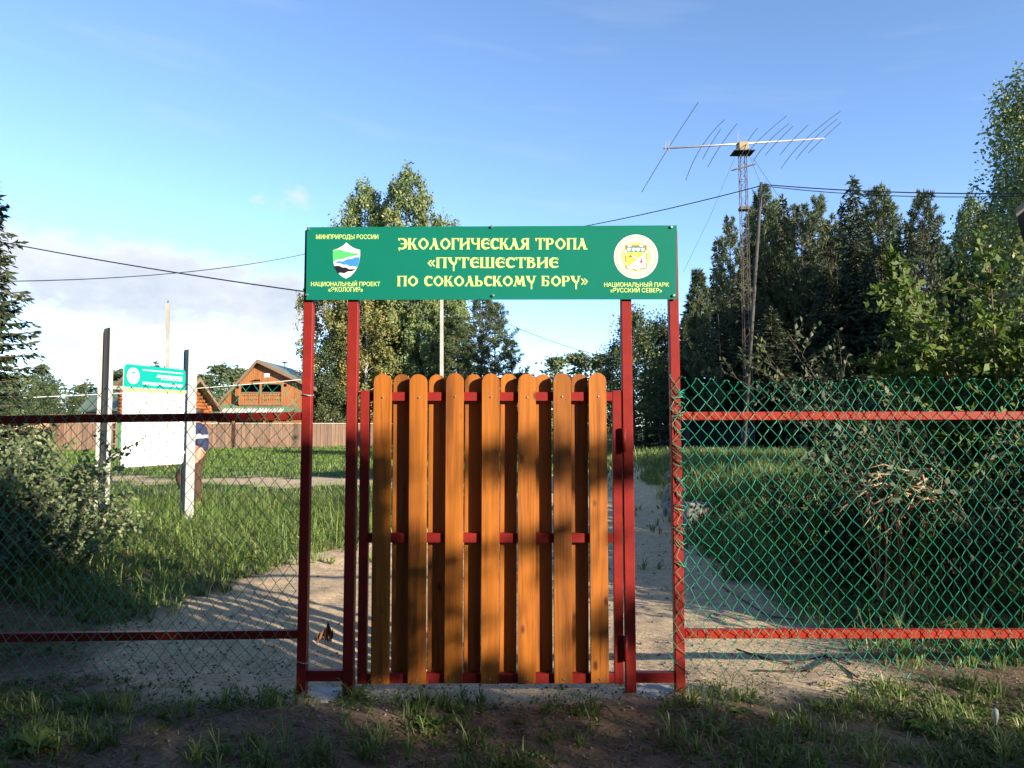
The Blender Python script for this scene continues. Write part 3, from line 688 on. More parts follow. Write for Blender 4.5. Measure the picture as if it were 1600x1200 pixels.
# ------------------------------------------------------------------ notice board
M['galv'] = paint('galvanised_steel', (0.29, 0.285, 0.26), 0.55, 0.12, 3, metal=0.0)
M['notice_white'] = paint('notice_white', (0.80, 0.80, 0.77), 0.35, 0.02)
M['notice_teal'] = paint('notice_teal', (0.0, 0.28, 0.22), 0.4, 0.03)
A = Vector((-4.585, 8.62, 0)); B = Vector((-4.29, 9.58, 0))
ub = (B - A).normalized(); ang = math.atan2(ub.y, ub.x)
nb = empty('notice_board', (A.x, A.y, 0), ang, 'white notice board with teal heading between two grey steel posts', 'notice board')
W = (B-A).length
def chan(x, ztop, web, fl, fb, t=0.006, z0=-0.3):
    """folded steel post: web in shade, one flange folded forward, the other back"""
    o = Vector((-0.68, -0.73, 0)); rgt_ = Vector((0.73, -0.68, 0)); Rz = Matrix.Rotation(-ang, 3, 'Z'); o = Rz @ o; rgt_ = Rz @ rgt_
    w = web/2
    poly = [(-w, fl), (-w, -t), (w-t, -t), (w-t, -fb), (w, -fb), (w, 0), (-w+t, 0), (-w+t, fl)]
    m = MB(); m.prism(poly, lambda u, v, q: tuple(Vector((x, 0, z0+q)) + rgt_*u + o*v), ztop-z0); return m.build('post', M['galv'], nb)
chan(-0.20, 2.56, 0.20, 0.05, 0.045); chan(W+0.075, 2.44, 0.14, 0.008, 0.115)
MB().box2((-0.10, 0.06, -0.3), (-0.04, 0.066, 2.42)).build('post', M['galv'], nb)
zb0, zb1 = 0.955, 2.165
rr = 0.05
rect = []
for (cx, cz, a0) in ((W-rr, zb0+rr, -90), (W-rr, zb1-rr, 0), (rr, zb1-rr, 90), (rr, zb0+rr, 180)):
    for k in range(6):
        a = math.radians(a0 + 18*k); rect.append((cx + rr*math.cos(a), cz + rr*math.sin(a)))
yb = -0.06
panel = MB().prism(rect, lambda u, v, q: (u, yb+q, v), 0.012).build('panel', M['notice_white'], nb)
zh = zb1 - 0.27
hd = [p for p in rect if p[1] > (zb0+zb1)/2]
hd = [(W, zh)] + [p for p in rect if p[1] > zh+0.1] + [(0, zh)]
m = MB(); m.add([(u, yb-0.0015, v) for u, v in hd], [tuple(range(len(hd)))]); head = m.build('heading', M['notice_teal'], nb)
m = MB(); m.add([(0, yb-0.0015, zh-0.055), (W, yb-0.0015, zh-0.055), (W, yb-0.0015, zh-0.002), (0, yb-0.0015, zh-0.002)], [(0, 1, 2, 3)]); m.build('lime_band', M['print_lime'], nb)
def disc(name, cx, cz, r, mat, par, y):
    m = MB(); m.add([(cx + r*math.cos(t), y, cz + r*math.sin(t)) for t in np.linspace(0, 2*PI, 28, endpoint=False)], [tuple(range(28))]); return m.build(name, mat, par)
disc('round_emblem', 0.14, zb1-0.135, 0.095, M['print_white'], head, yb-0.0025)
disc('emblem_disc', 0.14, zb1-0.135, 0.075, M['print_lime'], head, yb-0.003)
disc('emblem_disc', 0.14, zb1-0.135, 0.065, M['print_white'], head, yb-0.0034)
m = MB(); m.box2((0.105, yb-0.0039, zb1-0.11), (0.175, yb-0.0037, zb1-0.085)); m.box2((0.115, yb-0.0039, zb1-0.17), (0.16, yb-0.0037, zb1-0.155)); m.build('emblem_mark', M['print_teal'], head)
sans_line('title_lettering', 'УРОЧИЩЕ СОКОЛЬСКИЙ БОР', 0.28, W-0.05, zh+0.03, zh+0.085, yb-0.0026, M['print_white'], head, 0.025)
sans_line('subtitle_lettering', 'ОСОБО ОХРАНЯЕМАЯ ТЕРРИТОРИЯ', 0.48, W-0.05, zh+0.15, zh+0.172, yb-0.0026, M['print_white'], head, 0.03) if False else None
m = MB()
for (xa, xb, zz, hh) in ((0.28, W-0.05, zh+0.212, 0.012), (0.52, W-0.06, zh+0.16, 0.012), (0.50, W-0.06, zh+0.142, 0.01), (0.58, W-0.06, zh+0.118, 0.01)):
    r = random.Random(int(xa*100+zz*1000)); x = xa
    while x < xb:
        w = r.uniform(.03, .08); m.add([(x, yb-0.0026, zz), (min(x+w, xb), yb-0.0026, zz), (min(x+w, xb), yb-0.0026, zz+hh), (x, yb-0.0026, zz+hh)], [(0, 1, 2, 3)]); x += w+0.008
sp_ = m.build('small_print', M['print_white'], head); sp_['kind'] = 'stuff'
m = MB(); r = random.Random(4)
for z in np.arange(zb0+0.10, zh-0.1, 0.033):
    if r.random() < 0.12: continue
    for xa, xb in ((0.52, 0.74), (0.76, W-0.04)) if z > zb0+0.62 else ((0.40, W-0.04),) if z > zb0 + 0.33 else ((0.70, W-0.04),):
        x = xa
        xe = xb - (r.random() < .3)*r.uniform(0, .15)
        while x < xe:
            w = r.uniform(.02, .06); m.add([(x, yb-0.0015, z), (min(x+w, xe), yb-0.0015, z), (min(x+w, xe), yb-0.0015, z+.007), (x, yb-0.0015, z+.007)], [(0, 1, 2, 3)]); x += w+.01
tl_ = m.build('text_lines', M['print_grey'], panel); tl_['kind'] = 'stuff'
for nm, mt, pts in (('map_print', 'pale_print', [(0.22, 1.62), (0.30, 1.66), (0.36, 1.70), (0.34, 1.60), (0.30, 1.50), (0.27, 1.56)]), ('map_print', 'pale_print', [(0.24, 1.27), (0.30, 1.3), (0.33, 1.33), (0.31, 1.25)]), ('map_print', 'print_red', [(0.18, 1.74), (0.3, 1.755), (0.38, 1.72), (0.3, 1.745)]), ('map_print', 'print_red', [(0.25, 1.3), (0.33, 1.29), (0.36, 1.27), (0.3, 1.28)])):
    m = MB(); m.add([(u, yb-0.0016, v) for u, v in pts], [tuple(range(len(pts)))]); m.build(nm, M[mt], panel)
for z in (1.1, 1.88):
    MB().box2((W+0.001, -0.035, z-0.02), (W+0.045, -0.0435, z+0.02)).build('bracket', M['galv'], nb)
    MB().box2((-0.15, -0.035, z-0.02), (-0.001, -0.0435, z+0.02)).build('bracket', M['galv'], nb)

# ------------------------------------------------------------------ person behind the notice board
def skin_mesh(joints, edges, radii, sub=2, smooth_n=0):
    me = bpy.data.meshes.new('tmp'); me.from_pydata([Vector(j) for j in joints], edges, [])
    o = bpy.data.objects.new('tmp', me); COL.objects.link(o)
    sk = o.modifiers.new('s', 'SKIN'); ss = o.modifiers.new('u', 'SUBSURF'); ss.levels = sub; ss.render_levels = sub
    lay = me.skin_vertices[0] if me.skin_vertices else None
    if lay is None:
        bm = bmesh.new(); bm.from_mesh(me); bm.verts.layers.skin.verify(); bm.to_mesh(me); bm.free(); lay = me.skin_vertices[0]
    for i, r_ in enumerate(radii):
        lay.data[i].radius = (r_, r_) if not isinstance(r_, tuple) else r_
    lay.data[0].use_root = True
    dg = bpy.context.evaluated_depsgraph_get(); out = bpy.data.meshes.new_from_object(o.evaluated_get(dg))
    bpy.data.objects.remove(o); return out
M['skinm'] = paint('skin', (0.42, 0.20, 0.12), 0.5, 0.06, 20)
M['navy'] = paint('navy_cloth', (0.018, 0.024, 0.065), 0.85, 0.2, 30, bump=0.3)
M['stripe'] = paint('grey_cloth', (0.42, 0.44, 0.47), 0.85, 0.1, 30)
M['trouser'] = paint('brown_cloth', (0.06, 0.026, 0.013), 0.85, 0.2, 25, bump=0.3)
M['hair'] = paint('brown_hair', (0.06, 0.03, 0.015), 0.6, 0.3, 60)
M['shoe'] = paint('dark_shoe', (0.02, 0.02, 0.025), 0.6)
pl = P(310, 700, 13.0)
pe = empty('person', (pl.x, 13.0, hz(pl.x, 13.0)), math.radians(6), 'person in navy striped top and brown trousers walking behind the notice board', 'person')
# local: faces -x, his left arm towards the camera (-y)
J = [(0.0, 0, 0.94), (0.03, 0, 1.12), (0.02, 0, 1.32), (-0.04, 0, 1.45), (-0.06, 0, 1.53), (-0.075, 0, 1.60), (-0.085, 0, 1.68), (-0.07, 0, 1.74)]
E = [(i, i+1) for i in range(7)]
Rd = [0.15, 0.135, (0.16, 0.145), (0.12, 0.13), 0.056, 0.078, 0.098, 0.066]
def add(par, p, r_): J.append(p); Rd.append(r_); E.append((par, len(J)-1)); return len(J)-1
s = add(3, (-0.01, -0.18, 1.42), 0.065); e = add(s, (0.09, -0.25, 1.14), 0.048); w_ = add(e, (-0.08, -0.24, 0.95), 0.034); h_ = add(w_, (-0.13, -0.23, 0.90), (0.022, 0.042))
lh = h_
s = add(3, (-0.05, 0.18, 1.42), 0.065); e = add(s, (-0.24, 0.23, 1.13), 0.048); w_ = add(e, (-0.47, 0.16, 0.87), 0.033); h_ = add(w_, (-0.55, 0.14, 0.80), (0.022, 0.042))
rh = h_
k1 = add(0, (-0.02, -0.10, 0.88), 0.105); k2 = add(k1, (0.01, -0.11, 0.50), 0.066); k3 = add(k2, (0.06, -0.11, 0.10), 0.042); add(k3, (-0.10, -0.11, 0.035), 0.034)
k1 = add(0, (-0.05, 0.10, 0.87), 0.105); k2 = add(k1, (-0.36, 0.11, 0.58), 0.068); k3 = add(k2, (-0.16, 0.11, 0.16), 0.042); add(k3, (-0.31, 0.11, 0.07), 0.034)
link('body', skin_mesh(J, E, Rd), M['skinm'], pe, True)
# hands: palm plus five curled fingers, one chain each, rooted in the palm
def hand(c, fw, dn, side):
    c = Vector(c); fw = Vector(fw).normalized(); side = Vector(side).normalized(); dn = Vector(dn).normalized()
    for i, (off, ln) in enumerate(((-0.030, 0.062), (-0.010, 0.072), (0.010, 0.068), (0.028, 0.054))):
        b0 = c + side*off; b1 = b0 + fw*ln*0.55; b2 = b1 + (fw*0.55 + dn*0.8)*ln*0.45; b3 = b2 + (dn*0.8 - fw*0.35)*ln*0.35
        yield [b0, b1, b2, b3]
    b0 = c - side*0.03 - fw*0.03; yield [b0, b0 - side*0.03 + fw*0.012, b0 - side*0.035 + fw*0.045 + dn*0.01]
for cpos, fw in (((-0.56, 0.14, 0.79), (-0.55, -0.1, -0.75)), ((-0.14, -0.23, 0.885), (-0.6, 0.1, -0.6))):
    for ch in hand(cpos, fw, (0.5, 0.5, -0.4), (-0.1, -0.75, 0.35)):
        n = len(ch); link('finger', skin_mesh([tuple(c) for c in ch], [(i, i+1) for i in range(n-1)], [0.0105, 0.0095, 0.0085, 0.0075][:n], 1), M['skinm'], pe, True)
# top with sleeves to the elbow
Js = [(0.01, 0, 0.97), (0.03, 0, 1.12), (0.02, 0, 1.32), (-0.04, 0, 1.45), (-0.055, 0, 1.50)]
Es = [(0, 1), (1, 2), (2, 3), (3, 4)]; Rs = [(0.185, 0.165), (0.155, 0.15), (0.175, 0.16), (0.13, 0.14), 0.072]
Js += [(-0.01, -0.18, 1.42), (0.09, -0.25, 1.15), (0.085, -0.25, 1.10)]; Es += [(3, 5), (5, 6), (6, 7)]; Rs += [0.082, 0.072, 0.070]
Js += [(-0.05, 0.18, 1.42), (-0.22, 0.225, 1.16)]; Es += [(3, 8), (8, 9)]; Rs += [0.082, 0.070]
top = link('striped_top', skin_mesh(Js, Es, Rs), M['navy'], pe, True)
top.data.materials.append(M['stripe'])
for p in top.data.polygons:
    if 1.235 < p.center.z < 1.315: p.material_index = 1
Jt = [(0.0, 0, 0.95), (0.01, 0, 1.0), (-0.02, -0.10, 0.88), (0.01, -0.11, 0.50), (0.055, -0.11, 0.12), (-0.05, 0.10, 0.87), (-0.36, 0.11, 0.58), (-0.17, 0.11, 0.20)]
Et = [(0, 1), (0, 2), (2, 3), (3, 4), (0, 5), (5, 6), (6, 7)]; Rt = [0.165, 0.155, 0.125, 0.088, 0.075, 0.125, 0.098, 0.075]
link('trousers', skin_mesh(Jt, Et, Rt), M['trouser'], pe, True)
hair = skin_mesh([(-0.055, 0, 1.64), (-0.060, 0, 1.71), (-0.075, 0, 1.765)], [(0, 1), (1, 2)], [0.088, 0.108, 0.075]); link('hair', hair, M['hair'], pe, True)
for ys in (-1, 1): link('ear', skin_mesh([(-0.085, ys*0.085, 1.65), (-0.075, ys*0.098, 1.68)], [(0, 1)], [0.016, 0.02], 1), M['skinm'], pe, True)
link('nose', skin_mesh([(-0.175, 0, 1.675), (-0.197, 0, 1.652)], [(0, 1)], [0.012, 0.016], 1), M['skinm'], pe, True)
for ys in (-1, 1):
    m = MB(); m.lathe([(0.0001, .008), (.008, .004), (.009, 0)], (0, 0, 0), 8); me = m.mesh('eye'); me.transform(Matrix.Translation((-0.172, ys*0.036, 1.692)) @ Matrix.Rotation(-PI/2, 4, 'Y')); link('eye', me, M['shoe'], pe)
MB().box((-0.172, 0, 1.622), (0.01, 0.05, 0.008)).build('mouth', M['print_red'], pe, bevel=0.002)
for (a, b) in (((0.075, -0.11, 0.05), (-0.13, -0.11, 0.035)), ((-0.14, 0.11, 0.10), (-0.33, 0.11, 0.06))):
    mid = tuple((p+q)/2 for p, q in zip(a, b)); link('shoe', skin_mesh([a, mid, b], [(0, 1), (1, 2)], [0.056, 0.052, 0.045], 2), M['shoe'], pe, True)

# ------------------------------------------------------------------ plank fences
M['plank'] = wood('brown_plank', (0.085, 0.045, 0.023), (0.175, 0.10, 0.055), knots=False, rough=0.7, objvar=0.22)
M['plank_tan'] = wood('tan_plank', (0.24, 0.15, 0.07), (0.36, 0.24, 0.12), knots=False, rough=0.7, objvar=0.15)
M['capwood'] = wood('pale_rail', (0.36, 0.30, 0.22), (0.48, 0.40, 0.30), knots=False, rough=0.7)
M['greysteel_wood'] = wood('grey_wood', (0.10, 0.10, 0.10), (0.22, 0.215, 0.20), knots=False, rough=0.85)
def plank_fence(name, a, b, h, pw, mat, label, gap=0.015, posts=6, cap=True, group=None):
    a = Vector(a); b = Vector(b); d = b - a; L = d.length; ang = math.atan2(d.y, d.x)
    root = empty(name, a, ang, label, 'fence', group)
    r = random.Random(int(L*100)); n = int(L/pw)
    mm = MB(); mm.box2((0, -0.022, 0.03), (pw-gap, 0, h)); me = mm.mesh('plank'); me.materials.append(mat)
    for k in range(n):
        o = bpy.data.objects.new('plank', me); COL.objects.link(o); o.parent = root
        o.location = (k*pw, r.uniform(-0.012, 0.004), r.uniform(-0.02, 0.02)); o.rotation_euler = (0, 0, r.uniform(-.03, .03)); o.scale = (r.uniform(.94, 1.02), 1, r.uniform(.985, 1.01))
    for k in range(2):
        MB().box2((0, 0.02, 0.35 + k*(h-0.75)), (L, 0.07, 0.44 + k*(h-0.75))).build('rail', mat, root)
    if cap: MB().box2((-0.02, -0.05, h+0.012), (L+0.02, 0.06, h+0.06)).build('cap_rail', M['capwood'], root)
    for k in range(posts+1):
        x = L*k/posts; MB().box2((x-0.05, 0.075, -0.2), (x+0.05, 0.175, h-0.02)).build('post', mat, root)
    return root
fa = P(94, 703, 43.0); fb = P(180, 703, 43.5)
plank_fence('plank_fence', (fa.x, 43.0, 0), (P(181, 700, 44.5).x, 44.5, 0), 1.62, 0.27, M['plank'], 'short brown plank fence left of the green gate, near end dark', posts=3)
MB_end = None
plank_fence('plank_fence', (P(196, 700, 45.2).x, 45.2, 0), (P(760, 700, 58).x, 58.0, 0), 1.62, 0.26, M['plank'], 'long brown plank fence in front of the gabled timber house', posts=14)
o = MB().box2((-0.3, -0.3, 0), (0.3, 0.3, 2.15)).build('gate_pillar', M['plank'], None, bevel=0.02); o.location = (fa.x - 0.15, 42.9, 0); tag(o, 'dark wooden end pillar of the short brown plank fence', 'post')
plank_fence('plank_fence', (P(-60, 690, 56).x, 56, 0.3), (P(92, 685, 62).x, 62, 0.3), 2.0, 0.30, M['plank_tan'], 'pale tan plank fence far behind the grass at the left edge', posts=5, cap=False)
# green sheet gate between the two brown stretches
M['greensheet'] = paint('green_sheet', (0.05, 0.16, 0.06), 0.5, 0.15, 3)
a = P(182, 700, 44.6); root = empty('yard_gate', (a.x, 44.6, 0), math.radians(20), 'small green profiled sheet gate in the gap of the brown fence', 'gate')
for k in range(5):
    MB().box2((k*0.13, -0.02, 0.1), (k*0.13+0.105, 0.02, 1.65)).build('sheet_rib', M['greensheet'], root)
MB().box2((0, 0.021, 0.2), (0.65, 0.05, 0.28)).build('frame', M['greensheet'], root)
MB().box2((0, 0.021, 1.4), (0.65, 0.05, 1.48)).build('frame', M['greensheet'], root)

# ------------------------------------------------------------------ houses
M['siding'] = wood('honey_siding', (0.25, 0.088, 0.025), (0.37, 0.145, 0.045), grain=(9, 9, 0.8), knots=False, rough=0.6, objvar=0.02)
M['log'] = wood('log_wood', (0.28, 0.085, 0.02), (0.40, 0.14, 0.04), grain=(0.6, 9, 9), knots=False, rough=0.55, objvar=0.08)
M['roofgreen'] = paint('green_metal_roof', (0.13, 0.17, 0.10), 0.45, 0.2, 1.2)
M['trim'] = paint('brown_trim', (0.20, 0.12, 0.07), 0.6, 0.15)
M['dark'] = paint('dark_interior', (0.012, 0.010, 0.010), 0.9)
M['glass'] = paint('window_glass', (0.05, 0.06, 0.07), 0.08, 0.1)
M['whitepaint'] = paint('white_frame', (0.75, 0.75, 0.72), 0.5, 0.05)
M['slate'] = paint('white_corrugated', (0.62, 0.62, 0.58), 0.7, 0.2, 1.0)
YH = 57.0
def hp(px, py, Y=YH): q = P(px, py, Y); return q.x, q.z
hs = empty('timber_house', (0, YH, 0), 0, 'honey coloured timber house with green roof, gable and covered balcony', 'house')
peak = hp(405, 565); lft = hp(337, 641); rgt = hp(478, 600)
wall_r = hp(476, 640)[0]; wl = lft[0] + 0.15
# gable siding: vertical boards
m = MB(); bw = 0.16; x = wl; r = random.Random(2)
door_x0, door_x1 = hp(392, 0)[0], hp(456.5, 0)[0]; zb = hp(0, 632)[1]; zt_o = hp(0, 600)[1]
k = 0
def roofz(xx): 
    if xx < peak[0]: return peak[1] - (peak[0]-xx)*(peak[1]-lft[1])/(peak[0]-lft[0])
    return peak[1] - (xx-peak[0])*(peak[1]-rgt[1])/(rgt[0]-peak[0])
while x < wall_r - 0.02:
    x2 = min(x+bw, wall_r); z0 = 0.1; z1 = min(roofz(x+0.006), roofz(x2-0.006)) - 0.03
    segs = [(z0, z1)]
    if x2 > door_x0 and x < door_x1: segs = [(z0, zb), (zt_o + 0.10*math.exp(-((x-(door_x0+0.75))/0.5)**2)*3, z1)]
    for a_, b_ in segs:
        if b_ - a_ > 0.05:
            d = r.uniform(0, 0.012)
            za, zb_ = roofz(x+0.006)-0.03, roofz(x2-0.006)-0.03
            if abs(b_-z1) < 1e-6: m.add([(x+.006, -d, a_), (x2-.006, -d, a_), (x2-.006, -d, zb_), (x+.006, -d, za), (x+.006, 0.05, a_), (x2-.006, 0.05, a_), (x2-.006, 0.05, zb_), (x+.006, 0.05, za)], [(0,1,2,3), (7,6,5,4), (0,4,5,1), (1,5,6,2), (2,6,7,3), (3,7,4,0)])
            else: m.box2((x+.006, -d, a_), (x2-.006, 0.05, b_))
    x = x2
wall = m.build('gable_siding', M['siding'], hs); wall['kind'] = 'stuff'
DEP = 8.0
MB().box2((wl+0.02, 0.06, 0), (wall_r-0.02, DEP, min(roofz(wl), 3.0))).build('house_body', M['log'], hs)
m = MB(); m.prism([(wl+0.3, 2.6), (wall_r-.02, 2.6), (wall_r-.02, roofz(wall_r)-.12), (peak[0], peak[1]-.15)], lambda u, v, q: (u, 1.3+q, v), DEP-1.5); m.build('upper_body', M['log'], hs)
m = MB(); m.prism([(door_x0-.3, zb-.3), (door_x1+.5, zb-.3), (door_x1+.5, zt_o+.4), (door_x0-.3, zt_o+.4)], lambda u, v, q: (u, 1.2+q, v), 0.05); m.build('loggia_back', M['dark'], hs)
MB().box2((door_x0-.3, 0.06, zt_o+.45), (door_x1+.5, 1.25, zt_o+.5)).build('loggia_ceiling', M['dark'], hs)
# roof slabs
def slab(xa, za, xb, zb_, y0, y1, th=0.14):
    m = MB(); m.prism([(xa, za), (xb, zb_), (xb, zb_+th), (xa, za+th)], lambda u, v, q: (u, y0+q, v), y1-y0); return m
re_ = hp(497, 608)
ext = lambda xx: roofz(xx)
slab(peak[0], peak[1], lft[0]-0.35, roofz(lft[0]-0.35), -0.5, DEP+.5).build('roof', M['roofgreen'], hs)
xr = re_[0]
slab(peak[0], peak[1]+0.0005, xr, roofz(xr), -0.5, DEP+.5).build('roof', M['roofgreen'], hs)
for (xa, xb) in ((peak[0], lft[0]-0.4), (peak[0], xr+0.03)):
    m = MB(); m.prism([(xa, roofz(xa)-0.12), (xb, roofz(xb)-0.12), (xb, roofz(xb)+0.15), (xa, roofz(xa)+0.15)], lambda u, v, q: (u, -0.55+q, v), 0.045); m.build('barge_board', M['trim'], hs)
# right hand wall under eave with projecting log ends
lx = hp(488, 0)[0]
m = MB()
for k in range(7):
    z = 2.9 + k*0.26; m.tube([(wall_r - .1, 0.9, z), (lx + 0.05*(k % 2), 0.9, z)], 0.12, 8); 
m.build('log_ends', M['log'], hs, True)
# balcony: rail, balusters, panel, posts
za, zc = hp(0, 630)[1], hp(0, 613.5)[1]
for (xa, xb) in ((hp(394, 0)[0], hp(421, 0)[0]), (hp(426, 0)[0], hp(455, 0)[0])):
    m = MB(); n = 9
    for k in range(n):
        x0_ = lerp(xa, xb, k/n); x1_ = lerp(xa, xb, (k+0.86)/n); xm = (x0_+x1_)/2; w = (x1_-x0_)/2
        prof = [(-w, 0), (w, 0), (w, .25), (w*.45, .3), (w, .36), (w, .62), (w*.45, .68), (w, .74), (w, .9), (-w, .9), (-w, .74), (-w*.45, .68), (-w, .62), (-w, .36), (-w*.45, .3), (-w, .25)]
        m.prism([(xm+u, za + v*(zc-za)) for u, v in prof], lambda u, v, q: (u, -0.62+q, v), 0.03)
    b_ = m.build('balustrade', M['siding'], hs); b_['kind'] = 'stuff'
    MB().box2((xa, -0.66, zc-0.07), (xb, -0.56, zc+0.02)).build('handrail', M['trim'], hs)
    MB().box2((xa, -0.66, za-0.12), (xb, -0.56, za-0.005)).build('floor_beam', M['siding'], hs)
MB().box2((hp(392, 0)[0], -0.7, za-0.2), (hp(473, 0)[0], 0, za-0.13)).build('balcony_floor', M['siding'], hs)
for px in (392.5, 423.5, 456): MB().box2((hp(px, 0)[0]-.07, -0.7, za-.12), (hp(px, 0)[0]+.07, -0.57, hp(0, 599.5)[1])).build('balcony_post', M['siding'], hs)
MB().box2((hp(457.5, 0)[0], -0.68, hp(0, 635)[1]), (hp(474, 0)[0], -0.6, hp(0, 605)[1])).build('balcony_screen', M['siding'], hs)
MB().box2((hp(393, 0)[0], -0.66, hp(0, 601)[1]), (hp(456, 0)[0], -0.58, hp(0, 597)[1])).build('balcony_lintel', M['siding'], hs)
# porch roof: corrugated sheet
def corr(xa, xb, ya, za_, yb_, zb_, mat, name, pitch=0.15, amp=0.025):
    n = int((xb-xa)/pitch*4); m = MB(); Vv = []
    for i in range(n+1):
        x = lerp(xa, xb, i/n); dz = amp*math.sin(2*PI*i/4)
        Vv += [(x, ya, za_+dz), (x, yb_, zb_+dz), (x, ya, za_+dz-.02), (x, yb_, zb_+dz-.02)]
    m.add(Vv, [(4*i, 4*i+4, 4*i+5, 4*i+1) for i in range(n)] + [(4*i+2, 4*i+3, 4*i+7, 4*i+6) for i in range(n)] + [(4*i+1, 4*i+5, 4*i+7, 4*i+3) for i in range(n)])
    return m.build(name, mat, hs)
corr(hp(341, 0)[0], hp(478, 0)[0], -0.1, hp(0, 631)[1], -2.4, P(0, 648, YH-2.4).z, M['roofgreen'], 'porch_roof')
corr(hp(374, 0)[0], hp(466, 0)[0], -1.2, hp(0, 640)[1]+.03, -2.6, P(0, 649.5, YH-2.6).z, M['slate'], 'porch_roof_sheet', 0.22, 0.04)
corr(hp(474, 0)[0], hp(493, 0)[0], 0.2, hp(0, 637)[1], -1.2, P(0, 646, YH-1.2).z, M['roofgreen'], 'porch_roof')
for px in (345, 395, 440, 474): MB().box2((hp(px, 0)[0]-.07, -2.25, 0), (hp(px, 0)[0]+.07, -2.1, P(0, 648, YH-2.2).z)).build('porch_post', M['log'], hs)
MB().box2((hp(372, 0)[0], -0.03, 0.9), (hp(388, 0)[0], -0.015, 2.1)).build('window', M['glass'], hs)
MB().box2((hp(405, 0)[0], -0.03, 0.1), (hp(418, 0)[0], -0.015, 2.1)).build('door', M['trim'], hs)
# floodlight, chimney cowl
q = hp(423, 588); fl = MB().box2((q[0]-.18, -0.95, q[1]-.13), (q[0]+.18, -0.83, q[1]+.15)).build('floodlight', M['whitepaint'], hs)
MB().box2((q[0]-.03, -0.9, q[1]-.34), (q[0]+.03, -0.84, q[1]-.135)).build('floodlight_arm', M['trim'], hs)
q = hp(424.5, 565.5); m = MB(); m.lathe([(0.0001, 0.16), (0.30, 0.05), (0.30, 0.02), (0.0001, 0.02)], (q[0]+.1, 3.0, q[1]+.15), 16); m.lathe([(0.05, -0.9), (0.05, 0.02)], (q[0]+.1, 3.0, q[1]+.15), 8); m.build('chimney_cowl', M['darksteel'], hs)

YC = 50.0
rdg = P(312, 593, YC)
cb = empty('log_cabin', (rdg.x, YC, 0), math.radians(-25), 'round log cabin with green roof half hidden behind the notice board', 'house')
RZ = rdg.z; RUN = 1.85; EZ = RZ - 2.05; LEN = 9.7
def logbar(a, b, rad=0.13): MB().tube([a, b], rad, 8).build('log', M['log'], cb, True)
z = 0.13; k = 0
while z < RZ - 0.3:
    hw = min(1.5, (RZ - 0.12 - z)/(RZ-EZ)*RUN - 0.1); ex = 0.22 if z < EZ + .1 else 0.0
    if hw > 0.15: logbar((-0.75, -hw-ex, z), (-0.75, hw+ex, z))
    if z < EZ + 0.35:
        logbar((-LEN+0.4, -1.5, z + 0.06), (-0.5, -1.5, z + 0.06)); logbar((-LEN+0.4, 1.5, z + 0.06), (-0.5, 1.5, z + 0.06))
    z += 0.235
MB().box2((-LEN+.5, -1.4, 0), (-.8, 1.4, EZ+.2)).build('cabin_body', M['log'], cb)
for sg_ in (-1, 1):
    m = MB(); m.prism([(0, RZ), (sg_*RUN*1.04, EZ - .08), (sg_*RUN*1.04, EZ + .04), (0, RZ+.13)], lambda u, v, q: (-LEN + q, u + sg_*.001, v), LEN); m.build('roof', M['roofgreen'], cb)
    m = MB(); m.prism([(0, RZ-.13), (sg_*RUN*1.05, EZ-.2), (sg_*RUN*1.05, EZ+.06), (0, RZ+.15)], lambda u, v, q: (0.003 + q, u + sg_*.001, v), .05); m.build('barge_board', M['trim'], cb)
wn = MB().box2((-0.60, -.32, EZ-.05), (-0.56, .12, EZ+.75)).build('window', M['whitepaint'], cb)
MB().box2((-0.555, -.26, EZ+.0), (-0.55, .06, EZ+.69)).build('pane', M['glass'], wn)
# entrance porch, its own little gable, seen between post and board
pq = P(186, 640, 47.0)
pc = empty('porch', (pq.x, 47.0, 0), math.radians(-12), 'small log entrance porch seen between post and notice board', 'porch')
z = .13
while z < P(0, 606, 47).z: MB().tube([(-.05, 0, z), (.42, 0, z)], .12, 8).build('log', M['log'], pc, True); z += .22
hz_ = P(0, 598, 47).z
m = MB(); m.prism([(-.35, hz_-.55), (.75, hz_+.35), (.75, hz_+.48), (-.35, hz_-.42)], lambda u, v, q: (u, -.45+q, v), 2.6); m.build('roof', M['roofgreen'], pc)
m = MB(); m.prism([(-.37, hz_-.65), (.77, hz_+.27), (.77, hz_+.5), (-.37, hz_-.42)], lambda u, v, q: (u, -.5+q, v), .045); m.build('barge_board', M['trim'], pc)
# shed under the pines, its shade put into the near-black board colour
M['shedwood'] = paint('blue_grey_board_with_shade', (0.007, 0.008, 0.010), 0.9, 0.3, 4)
sx0, sx1 = P(1068, 0, 34).x, P(1162, 0, 34).x
sd = empty('shed', (sx0, 34, 0), 0, 'shed with shade painted into its dark boards, under the pines behind the mast', 'shed')
mm = MB(); mm.box2((0, 0, 0), (0.185, 0.03, 1.75)); pme = mm.mesh('plank'); pme.materials.append(M['shedwood'])
for k in range(int((sx1-sx0)/0.2)):
    o = bpy.data.objects.new('plank', pme); COL.objects.link(o); o.parent = sd; o.location = (k*0.2, rt.uniform(-.008, .008), rt.uniform(0, .03))
MB().box2((0, 0.04, 0), (sx1-sx0, 3, 1.75)).build('wall', M['shedwood'], sd)
m = MB(); m.prism([(-0.4, 1.78), (3.4, 2.3), (3.4, 2.4), (-0.4, 1.88)], lambda u, v, q: (-0.2+q, u, v), sx1-sx0+.4); m.build('roof', M['shedwood'], sd)
MB().box2((sx1-sx0-0.5, -0.03, 0.9), (sx1-sx0-0.1, -0.012, 1.35)).build('window', paint('pale_blue_pane', (0.14, 0.22, 0.30), 0.2), sd)
bn = empty('bench', (P(1107, 0, 30).x, 30, hz(P(1107, 0, 30).x, 30)), 0.1, 'pale low bench in the shade in front of the dark shed', 'bench')
